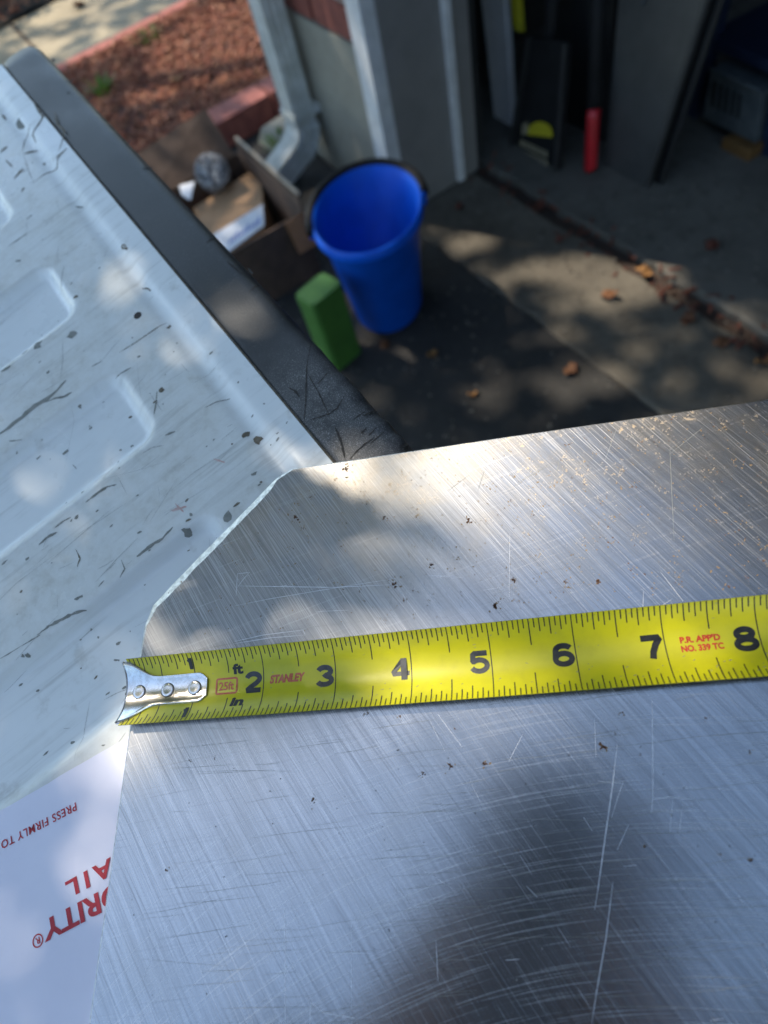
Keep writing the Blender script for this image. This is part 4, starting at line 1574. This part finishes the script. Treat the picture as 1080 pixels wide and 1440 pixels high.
for (x, y, r) in ((488, 658, 6), (418, 727, 5.5), (555, 822, 5.5), (540, 730, 3.5), (437, 700, 2), (425, 742, 2.5), (660, 733, 4), (646, 697, 2), (718, 704, 1.8), (796, 818, 3), (842, 818, 4), (722, 816, 3.5), (697, 852, 5),
                  (606, 795, 3.5), (568, 843, 3), (512, 845, 2), (233, 1225, 3), (441, 1126, 3), (441, 1123, 2), (1053, 1057, 2), (865, 1033, 2), (876, 1003, 3), (847, 1050, 4), (1055, 1210, 3), (1013, 1202, 2), (517, 1005, 3),
                  (562, 1008, 3), (640, 1025, 2), (682, 1076, 4), (634, 1077, 4), (595, 1088, 3), (900, 1060, 2), (993, 1010, 2), (907, 1190, 2), (302, 1066, 2), (267, 1070, 2), (395, 640 + 30, 1.5), (700, 1200, 1.5), (730, 1196, 1.5)):
    m_ = .235
    for k in range(5 if r > 3 else 3):
        blob(ru, P_(x + random.gauss(0, r * .45), y + random.gauss(0, r * .45)), r * m_ * random.uniform(.18, .42), lambda a, c: ZP + .035, 8, .5, random.uniform(1, 1.7), random.uniform(0, 3))
    for k in range(4):
        blob(stn, P_(x + random.gauss(0, r * 1.3), y + random.gauss(0, r * 1.1)), r * m_ * random.uniform(.12, .28), lambda a, c: ZP + .025, 7, .5, random.uniform(1, 2.2), random.uniform(0, 3))
for k in range(800):
    x, y = random.uniform(230, 1080), random.uniform(575, 900)
    if y < 668 - (x - 400) * .16 + 8 or y > 905 - (x - 200) * .09 or x - 200 < (850 - y) * 1.05 + 12:
        continue
    if x < 560 and random.random() < .35:
        continue
    for j in range(random.choice([1, 1, 2, 4])):
        blob(stn if random.random() < .8 else ru, P_(x + random.gauss(0, 4), y + random.gauss(0, 4)), random.uniform(.07, .22), lambda a, c: ZP + .025, 6, .5, random.uniform(1, 2.2), random.uniform(0, 3))
for k in range(90):
    x, y = random.uniform(180, 1080), random.uniform(1050, 1440)
    blob(grm, P_(x, y), random.uniform(.06, .2), lambda a, c: ZP + .025, 6, .5, random.uniform(1, 2.5), random.uniform(0, 3))
tag(tmesh(ru, 'rust_specks', 'rust', PL, PLB), kind='stuff')
tag(tmesh(stn, 'tan_specks', 'stain', PL, PLB), kind='stuff')
tag(tmesh(grm, 'dirt_specks', 'grime', PL, PLB), kind='stuff')

# ================================================================== TAPE MEASURE
TMB = np.array([0.0, 0.0, ZP])
TM = troot('tape_measure', TMB, 'yellow steel tape measure stretched across the metal plate', 'tape measure')
AR = 0.885
RR = 12.7 / AR


def BL(s, t, h=0.0):                    # blade surface: s along (mm), t across the arc (mm), h above
    th_ = t / RR
    y = (RR - h) * math.sin(th_)
    z = RR * math.cos(AR) - (RR - h) * math.cos(th_)
    z += .02 * math.sin(s / 23.0)
    return (s, y, z)


ss = np.linspace(.4, 345, 140)
ts = np.linspace(-12.7, 12.7, 25)
vt = [BL(s, t) for s in ss for t in ts]
fc = grid_faces(len(ss), len(ts))
bl_ = tmesh(np.array(vt), 'blade', 'yellow', TM, TMB, fc, True)
vb = [BL(s, t, -.14) for s in ss for t in ts]
mb = MB()
mb.add(vb, fc[:, ::-1])
k0 = len(ts)
n0 = len(mb.v)
for sgn in (-12.7, 12.7):
    o0 = len(mb.v)
    for s in ss:
        mb.v += [BL(s, sgn, 0.0), BL(s, sgn, -.14)]
    mb.f += [(o0 + 2 * i, o0 + 2 * i + 1, o0 + 2 * i + 3, o0 + 2 * i + 2) for i in range(len(ss) - 1)]
tmesh(mb, 'blade_back', 'blade_back', TM, TMB)
tk = MB()


def tick(s, t0, t1, w):
    n = max(2, int(abs(t1 - t0) / 1.2) + 1)
    o0 = len(tk.v)
    for k in range(n):
        t = t0 + (t1 - t0) * k / (n - 1)
        tk.v += [BL(s - w / 2, t, .035), BL(s + w / 2, t, .035)]
    for k in range(n - 1):
        tk.f.append((o0 + 2 * k, o0 + 2 * k + 1, o0 + 2 * k + 3, o0 + 2 * k + 2))


for i in range(1, 16 * 13):
    s = i * 25.4 / 16
    if i % 16 == 0:
        if i == 16:
            tick(s, 12.65, 4, .32)
            tick(s, -12.65, -4, .32)
        else:
            tick(s, 12.65, -12.65, .32)
        continue
    L = 8.6 if i % 8 == 0 else 5.7 if i % 4 == 0 else 4.6 if i % 2 == 0 else 3.2
    w = .34
    tick(s, 12.65, 12.65 - L, w)
    tick(s, -12.65, -12.65 + L * .96, w)
tmesh(tk, 'graduation_marks', 'ink', TM, TMB)


def tape_text(s, s0, t0, w, h, m, name, bold=.03, spacing=1.0, shear=0.0, right=False, hh=.045):
    v, f = text_fit(s, w, h, bold, spacing)
    W_ = v[:, 0].max()
    if right:
        v = v - np.array([W_, 0])
    v = v - np.array([0, h / 2])
    vs = [BL(s0 + x + y * shear, t0 + y, hh) for x, y in v]
    return tmesh(np.array(vs), name, m, TM, TMB, f)


def arcp(cx, cy, rx, ry, a0, a1, n=14):
    return [(cx + rx * math.cos(math.radians(a0 + (a1 - a0) * k / (n - 1))), cy + ry * math.sin(math.radians(a0 + (a1 - a0) * k / (n - 1)))) for k in range(n)]


# bold extended numerals drawn as strokes in a 6.4 x 7 mm box: (path, closed, stroke width)
DIG = {'1': [([(1.2, 2.2 + 3.0), (2.6, 5.6), (2.6, 5.55)], 0, 1.3), ([(3.0, 0), (3.0, 7)], 0, 1.9)],
       '2': [(arcp(3.2, 4.75, 2.35, 1.55, 170, -35) + [(4.2, 3.1), (2.2, 1.9), (1.0, .95), (1.05, .75), (3, .75), (6.1, .75)], 0, 1.5)],
       '3': [(arcp(3.15, 5.0, 2.2, 1.3, 165, -70) + [(3.5, 3.72), (3.0, 3.66), (3.5, 3.6)] + arcp(3.15, 2.05, 2.45, 1.35, 70, -165), 0, 1.5)],
       '4': [([(4.55, 0), (4.55, 7)], 0, 1.7), ([(4.2, 6.4), (.75, 2.4), (.8, 2.1), (6.3, 2.1)], 0, 1.25)],
       '5': [([(5.8, 6.3), (1.6, 6.3), (1.35, 6.2), (1.15, 3.9), (1.3, 3.8)] + arcp(3.1, 2.5, 2.5, 1.8, 135, -160), 0, 1.45)],
       '6': [(arcp(3.4, 4.9, 2.3, 1.4, 25, 170) + arcp(3.25, 2.35, 2.45, 1.65, 178, 540, 30), 0, 1.5)],
       '7': [([(.4, 6.25), (5.6, 6.25), (5.75, 6.1), (4.4, 4.2), (3.4, 2.0), (3.0, 0)], 0, 1.6)],
       '8': [(arcp(3.2, 5.15, 2.1, 1.2, 0, 360, 30), 1, 1.5), (arcp(3.2, 2.1, 2.5, 1.4, 0, 360, 30), 1, 1.5)],
       '9': [(arcp(3.1, 4.6, 2.4, 1.65, 0, 360, 30) + arcp(3.0, 2.1, 2.4, 1.4, 0, -150), 0, 1.5)],
       '0': [(arcp(3.2, 3.5, 2.3, 2.8, 0, 360, 36), 1, 1.6)]}


def digit(ch, s_right, tc, w, h, m):
    mb = MB()
    for li, (pts, cl, sw) in enumerate(DIG[ch]):
        P = [np.array(p, float) for p in pts]
        n = len(P)
        vs = []
        for i_ in range(n):
            a_, b2 = P[i_ - 1] if (i_ or cl) else P[0], P[(i_ + 1) % n] if (i_ < n - 1 or cl) else P[-1]
            if cl and i_ == 0:
                a_ = P[n - 2]
            if cl and i_ == n - 1:
                b2 = P[1]
            d_ = b2 - a_
            d_ /= np.linalg.norm(d_) + 1e-9
            nn_ = np.array([-d_[1], d_[0]])
            for sg_ in (1, -1):
                q_ = P[i_] + nn_ * sw * .58 * sg_
                vs.append(BL(s_right + (q_[0] - 6.3) * w / 6.4, tc + (q_[1] - 3.5) * h / 7, .045 + .012 * li))
        mb.add(vs, [(2 * i_, 2 * i_ + 1, 2 * i_ + 3, 2 * i_ + 2) for i_ in range(n - 1)])
    return tmesh(mb, 'numeral', m, TM, TMB)


for k in range(2, 10):
    digit(str(k), k * 25.4 - .7, .2, 6.3, 6.9, 'grey_ink' if k < 6 else 'ink')
digit('1', 25.4 + 1.1, 8.5, 4.0, 4.2, 'ink')
digit('1', 25.4 + .7, -8.9, 4.0, 4.2, 'ink')
tape_text('ft', 39.6, 5.1, 3.9, 3.6, 'ink', 'lettering', .05, shear=.0)
tape_text('in', 39.8, -6.1, 4.6, 3.2, 'ink', 'lettering', .05, shear=.18)
tape_text('25ft', 34.4, -.3, 5.6, 2.9, 'pale_red', 'lettering', .03)
mb = MB()
def rrect(w, h, r, n=6):
    pts = []
    for cx, cy, a0 in ((w / 2 - r, h / 2 - r, 0), (-w / 2 + r, h / 2 - r, 90), (-w / 2 + r, -h / 2 + r, 180), (w / 2 - r, -h / 2 + r, 270)):
        for k in range(n):
            a = math.radians(a0 + 90 * k / (n - 1))
            pts.append((cx + r * math.cos(a), cy + r * math.sin(a)))
    return pts
ro_, ri_ = rrect(8.2, 5.6, .9), rrect(6.9, 4.3, .4)
vs = [BL(37.3 + x, -.3 + y, .045) for x, y in ro_] + [BL(37.3 + x, -.3 + y, .045) for x, y in ri_]
n = len(ro_)
tmesh(np.array(vs), 'red_frame', 'pale_red', TM, TMB, [(i, (i + 1) % n, n + (i + 1) % n, n + i) for i in range(n)])
tape_text('STANLEY', 53.2, .6, 12.2, 2.9, 'pale_red', 'lettering', .055, shear=.18)
tape_text("P.R. APP'D", 182.0, 1.5, 11.0, 2.0, 'red_ink', 'lettering', .05)
tape_text('NO. 339 TC', 181.9, -1.1, 11.5, 2.0, 'red_ink', 'lettering', .05)
# scuffs on the blade
sf = MB()
for k in range(170):
    s = random.uniform(32, 225)
    t = random.choice([random.uniform(-12, 12), random.gauss(-7, 2.5), random.gauss(11.5, .7)])
    if abs(t) > 12.4:
        continue
    L, w = random.uniform(.12, .7), random.uniform(.05, .16)
    a = random.gauss(.1, .3)
    q = []
    for sx_, sy_ in ((-1, 0), (-.3, -1), (1, -.2), (.4, 1)):
        q.append(BL(s + sx_ * L * math.cos(a), t + sx_ * L * math.sin(a) + sy_ * w, .03))
    sf.add(q, [(0, 1, 2, 3)])
tag(tmesh(sf, 'scuffs', 'primer', TM, TMB), kind='stuff')
# end hook
def hw(s):
    return float(np.interp(s, [-.9, .6, 2.5, 5.5, 8, 10, 12, 27.3, 28.4, 30.3], [12.0, 11.7, 10.6, 8.0, 6.2, 5.45, 5.2, 5.2, 4.7, 2.9]))
hs = np.concatenate([np.linspace(-.9, 12, 30), np.linspace(12.5, 27.3, 14), np.linspace(27.6, 30.3, 8)])
vsn = np.linspace(-1, 1, 19)
vt, vb = [], []
for s in hs:
    for q in vsn:
        t = hw(s) * q
        e = 1 - max(0, (abs(q) - .94) / .06) * .35
        vt.append(BL(s, t, .10 + .62 * e))
        vb.append(BL(s, t, .03))
fc = grid_faces(len(hs), len(vsn))
mb = MB()
mb.add(vt, fc)
mb.add(vb, fc[:, ::-1])
nn = len(vsn)
o_ = len(vt)
lp = list(range(nn)) + [i * nn + nn - 1 for i in range(1, len(hs))] + [(len(hs) - 1) * nn + k for k in range(nn - 2, -1, -1)] + [i * nn for i in range(len(hs) - 2, 0, -1)]
mb.f += [(lp[i], lp[i] + o_, lp[(i + 1) % len(lp)] + o_, lp[(i + 1) % len(lp)]) for i in range(len(lp))]
hk = tmesh(mb, 'hook', 'steel', TM, TMB, smooth=True)
# down-turned lip of the hook
mb = MB()
r1, r2, r3, r4 = [], [], [], []
for q in vsn:
    t = 12.0 * q
    x, y, z = BL(-.9, t, .72)
    r1.append((x, y, z))
    r2.append((x - .55, y, z - .35))
    r3.append((x - .75, y * 1.02, min(z - 1.0, -5.6)))
    r4.append((x + .25, y * 1.02, min(z - 1.0, -5.6)))
r5 = [BL(-.9, 12.0 * q, .03) for q in vsn]
mb.loft([r1, r2, r3, r4, r5], False, False)
tmesh(mb, 'hook_lip', 'steel', hk, (0, 0, 0), smooth=True)
for (x, y) in ((195, 973), (235, 970), (273, 967)):
    p = T(x, y, -4.3)
    s, t = p[0], p[1]
    rg = []
    for r, h in ((2.35, .74), (2.28, .92), (2.05, 1.00), (1.2, 1.04), (.4, 1.05)):
        rg.append([BL(s + r * math.cos(k / 24 * 2 * math.pi), t * RR / RR + r * math.sin(k / 24 * 2 * math.pi), h) for k in range(24)])
    mb = MB().loft(rg, False)
    mb.f.append(tuple(4 * 24 + k for k in range(24)))
    tmesh(mb, 'rivet', 'steel', hk, (0, 0, 0), smooth=True)
    rg = []
    for r, h in ((2.6, .735), (2.3, .742)):
        rg.append([BL(s + r * math.cos(k / 24 * 2 * math.pi) + .12, t + r * math.sin(k / 24 * 2 * math.pi) - .06, h) for k in range(24)])
    tmesh(MB().loft(rg, False), 'rivet_dark_ring', 'ink', hk, (0, 0, 0))  # dark ring round the rivet head, shifted to one side
for c in hk.children:
    c.location = tuple(-TMB / 1000)
# case at the far end of the blade, out of frame to the right
pr = []
for (x, z) in ((345, -5.2), (425, -5.2), (425, 40), (412, 62), (385, 72), (360, 66), (346, 45)):
    pr.append((x, z))
mb = MB().loft([[(x, -17, z) for x, z in pr], [(x, 17, z) for x, z in pr]], True)
tmesh(mb, 'case', 'yellow', TM, TMB)

# ================================================================== PHONE (its reflection shows in the plate)
Mc = np.array(cam.matrix_world)[:3, :3]
PHB = CAM + Mc @ np.array([-.018, -.062, .010])
PHN = tag(empty('smartphone', PHB), 'dark smartphone held above the metal plate, seen as its dark reflection', 'phone')
def camp(x, y, z):
    return CAM + Mc @ np.array([x, y, z])
r = rrect(.078, .164, .012, 6)
c = (-.018, -.062)
MB().loft([[camp(c[0] + x * s, c[1] + y * s, z) for x, y in r] for z, s in ((.0035, .97), (.0045, 1), (.0105, 1), (.0115, .97))], True).build('body', 'phone', PHN, base=PHB)
rg = []
for rad_, z in ((.0045, .0035), (.0045, .001), (.0062, .001), (.0062, .0035)):
    rg.append([camp(rad_ * math.cos(k / 20 * 6.2832), rad_ * math.sin(k / 20 * 6.2832), z) for k in range(20)])
MB().loft(rg, False).build('lens_ring', 'steel', PHN, base=PHB)

# ================================================================== PHOTOGRAPHER (reflected in the plate)
MAT['skin'] = simple('skin', (.36, .20, .14), (.30, .16, .11), 30, .5)
MAT['shirt'] = simple('dark_shirt', (.030, .024, .030), (.022, .018, .023), 60, .85, 0, .3, 500, .002)
MAT['jeans'] = simple('jeans', (.03, .04, .07), (.022, .03, .055), 80, .85, 0, .3, 500, .002)
MAT['hair'] = simple('hair', (.02, .014, .010), (.03, .02, .014), 120, .5)
MAT['shoe'] = simple('shoe', (.03, .03, .03), (.05, .05, .05), 40, .6)
PPL = tag(empty('person', (.16, -.82, 0)), 'person in a dark shirt bending over the plate, holding the phone', 'person')
PPB = np.array(PPL.location)
J, ED = [], []


def jt(p, r, par=None):
    J.append((np.asarray(p, float), r))
    if par is not None:
        ED.append((par, len(J) - 1))
    return len(J) - 1


pel = jt((.16, -.80, .94), (.16, .12))
sp1 = jt((.14, -.70, 1.12), (.15, .11), pel)
che = jt((.12, -.50, 1.32), (.17, .12), sp1)
nkb = jt((.11, -.34, 1.42), (.11, .09), che)
nck = jt((.11, -.26, 1.455), (.055, .055), nkb)
jaw = jt((.11, -.19, 1.46), (.062, .07), nck)
crn = jt((.11, -.15, 1.51), (.078, .09), jaw)
crt = jt((.11, -.125, 1.565), (.060, .066), crn)
nos = jt((.11, -.105, 1.445), (.016, .016), jaw)
for sg, hw_, side in ((-1, -.057, 'l'), (1, .021, 'r')):
    sh = jt((.11 + sg * .18, -.36, 1.40), (.066, .066), nkb)
    el = jt((.08 + sg * .25, -.24, 1.17), (.048, .048), sh)
    wr = jt(camp(hw_ + sg * .050, -.165, .012), (.029, .024), el)
    pm = jt(camp(hw_ + sg * .022, -.118, .012), (.030, .018), wr)
    for k in range(4):
        y = -.128 + k * .019
        L = (.8, .95, 1.0, .9)[k]
        a = jt(camp(hw_ + sg * .012, y, .004), (.0095, .0095), pm)
        c = jt(camp(hw_ + sg * (.002), y + .004, -.004), (.0088, .0088), a)
        jt(camp(hw_ - sg * .016 * L, y + .006, -.005), (.0078, .0078), c)
    a = jt(camp(hw_ + sg * .016, -.100, .020), (.0115, .0115), pm)
    jt(camp(hw_ - sg * .008, -.080, .021), (.0095, .0095), a)
    hp = jt((.16 + sg * .09, -.83, .90), (.10, .10), pel)
    kn = jt((.16 + sg * .10, -.80, .50), (.064, .064), hp)
    an_ = jt((.16 + sg * .11, -.88, .09), (.042, .042), kn)
    jt((.16 + sg * .12, -.76, .045), (.044, .036), an_)
nfix = [np.linalg.norm(p - camp(-.018, -.11, 0)) > .15 for p, r in J]
me = bpy.data.meshes.new('figure')
me.from_pydata([tuple(p - PPB - (np.array([.12, 0, 0]) if nfix[i_] else 0)) for i_, (p, r) in enumerate(J)], ED, [])
fo = bpy.data.objects.new('figure', me)
col.objects.link(fo)
fo.modifiers.new('skin', 'SKIN')
for i_, (p, r) in enumerate(J):
    me.skin_vertices[0].data[i_].radius = r
me.skin_vertices[0].data[0].use_root = True
ss_ = fo.modifiers.new('sub', 'SUBSURF')
ss_.levels = ss_.render_levels = 2
dg = bpy.context.evaluated_depsgraph_get()
dg.update()
m2 = bpy.data.meshes.new_from_object(fo.evaluated_get(dg))
bpy.data.objects.remove(fo)
body_o = bpy.data.objects.new('body', m2)
col.objects.link(body_o)
body_o.parent = PPL
m2.materials.clear()
for k in ('skin', 'shirt', 'jeans', 'shoe'):
    m2.materials.append(MAT[k])
for pg in m2.polygons:
    c = np.array(pg.center) + PPB
    d_ph = np.linalg.norm(c - camp(-.018, -.11, .0))
    if c[2] < .10:
        mi = 3
    elif c[2] < .98 and c[1] < -.6:
        mi = 2
    elif d_ph < .13 or (c[1] > -.29 and c[2] > 1.40 and abs(c[0] + .01) < .10):
        mi = 0
    else:
        mi = 1
    pg.material_index = mi
    pg.use_smooth = True
# hair cap with an uneven fringe, and two eyes
vs, fs = [], []
hc = np.array([-.01, -.145, 1.525])
for i_ in range(14):
    for j_ in range(24):
        ph_, th_ = math.radians(8 + i_ * 6.4), j_ / 24 * 2 * math.pi
        rr_ = .098 + .004 * math.sin(j_ * 3.1 + i_)
        dv = np.array([math.sin(ph_) * math.cos(th_) * .92, math.sin(ph_) * math.sin(th_) * 1.05, math.cos(ph_)])
        vs.append(hc + dv * rr_ + np.array([0, -.012, 0]))
for i_ in range(13):
    for j_ in range(24):
        fs.append((i_ * 24 + j_, i_ * 24 + (j_ + 1) % 24, (i_ + 1) * 24 + (j_ + 1) % 24, (i_ + 1) * 24 + j_))
mesh('hair', vs, fs, 'hair', PPL, True, PPB)

# ================================================================== TREE casting the dappled shade
LIT = []          # (world xy at height z, radius m, share of leaves kept)
def lit_px(x, y, r, z=0.0, keep=0.0):
    p = G(x, y, z)
    LIT.append((p[0], p[1], z, r, keep))
def lit_truck(x, y, r, keep=0.0):
    p = T(x, y, -6)
    w = ORIG + RTW @ p / 1000
    LIT.append((w[0], w[1], w[2], r, keep))
for a in ((870, 402, .048), (915, 402, .042), (800, 373, .025), (835, 384, .032), (745, 385, .022), (660, 343, .018), (850, 535, .018), (690, 550, .014), (795, 560, .012), (935, 380, .02)):
    lit_px(*a)
for a in ((300, 60, .2), (330, 90, .14), (230, 130, .08), (270, 100, .10), (350, 40, .12), (170, 60, .10), (130, 75, .09), (210, 40, .10), (240, 20, .10), (65, 12, .08), (60, 60, .05)):
    lit_px(*a, z=.03)
for a in ((650, 690, .030, .35), (740, 620, .035, .3), (850, 640, .045, .3), (980, 620, .045, .3), (1080, 640, .05, .3), 
          (240, 990, .018, .55), (400, 975, .024, .5), (550, 955, .03, .45), (690, 950, .028, .45), (200, 1080, .02, .5), (900, 760, .03, .5), (620, 1040, .02, .5), (820, 930, .03, .5),
          (960, 910, .03, .5), (490, 585, .016, .5), (525, 605, .014, .4)):
    lit_truck(*a)
PC_T = ORIG + RTW @ np.array([.10, .02, 0])


def sun_foot(p, z):
    t = (p[2] - z) / SUN[2]
    return p[0] - SUN[0] * t, p[1] - SUN[1] * t


def keep_leaf(p):  # opens crown gaps along the sun rays so chosen spots stay lit
    fx, fy = sun_foot(p, PC_T[2])
    if (fx - PC_T[0] - .06) ** 2 + (fy - PC_T[1] - .03) ** 2 < .27 ** 2:
        return False                      # a wide gap in the high crown; the added low leaves shade there
    for (x, y, z, r, kp) in LIT:
        if z > .5:
            continue
        fx, fy = sun_foot(p, z)
        if (fx - x) ** 2 + (fy - y) ** 2 < (r + .035) ** 2 and random.random() >= kp:
            return False
    return True


def added_shade_leaves(parent, base):  # added leaves strewn along sun rays to shade the truck, thinned at LIT
    vs, fs = [], []
    for k in range(22000):
        q = PC_T + np.array([rng.uniform(-.72, .42), rng.uniform(-.42, .78), 0])
        p = q + SUN * rng.uniform(1.6, 3.2)
        skip = False
        for (x, y, z, r, kp) in LIT:
            if z < .5:
                continue
            fx, fy = sun_foot(p, z)
            if (fx - x) ** 2 + (fy - y) ** 2 < (r + .006) ** 2 and random.random() >= kp:
                skip = True
                break
        if skip:
            continue
        s_ = .042 * rng.uniform(.6, 1.2)
        x_ = rng.standard_normal(3)
        x_ /= np.linalg.norm(x_)
        y_ = np.cross(x_, rng.standard_normal(3))
        y_ /= np.linalg.norm(y_)
        o = len(vs)
        vs += [p - x_ * s_ / 2, p + y_ * s_ * .3 - x_ * s_ * .05, p + x_ * s_ / 2, p - y_ * s_ * .3 - x_ * s_ * .05]
        fs.append((o, o + 1, o + 2, o + 3))
    return mesh('added_shade_leaves', vs, fs, 'leaf', parent, base=base)


trunk_p = np.array([-5.1, 3.7, 0.0])
TR = tag(empty('shade_tree', trunk_p), 'leafy shade tree whose canopy dapples the sunlight on the driveway', 'tree')
TRB = np.array(TR.location)
cx = np.array([-.6, 1.2, .4]) + SUN * (4.6 / SUN[2])
leafy('crown', cx, 2.9, 2.9, .9, 24000, .11, 'leaf', TR, TRB, keep_leaf)
fork = trunk_p + np.array([.1, -.1, 2.6])
mb = MB().tube([trunk_p, trunk_p + np.array([.03, -.02, 1.2]), fork], [.22, .17, .14], 14)
for k in range(6):
    tg_ = cx + np.array([random.uniform(-1.6, 1.2), random.uniform(-1.4, 1.4), random.uniform(-.3, .6)])
    midp = (fork + tg_) / 2 + np.array([0, 0, .4])
    mb.tube([fork, midp, tg_], [.09, .055, .015], 8)
mb.build('trunk', 'bark', TR, base=TRB, smooth=True)
added_shade_leaves(TR, TRB)
mb = MB()
hub = PC_T + SUN * 2.4 + np.array([-.35, .3, .1])
mb.tube([cx + np.array([-.4, -.2, -.5]), (cx + hub) / 2 + np.array([0, 0, -.1]), hub], [.04, .025, .014], 8)
for k in range(9):
    q = PC_T + SUN * random.uniform(1.3, 2.2) + np.array([random.uniform(-.55, .3), random.uniform(-.3, .5), 0])
    mb.tube([hub, (hub + q) / 2 + np.array([0, 0, .05]), q], [.007, .004, .0015], 5)
mb.build('branch', 'bark', TR, base=TRB, smooth=True)  # twigs added to carry the low shading leaves
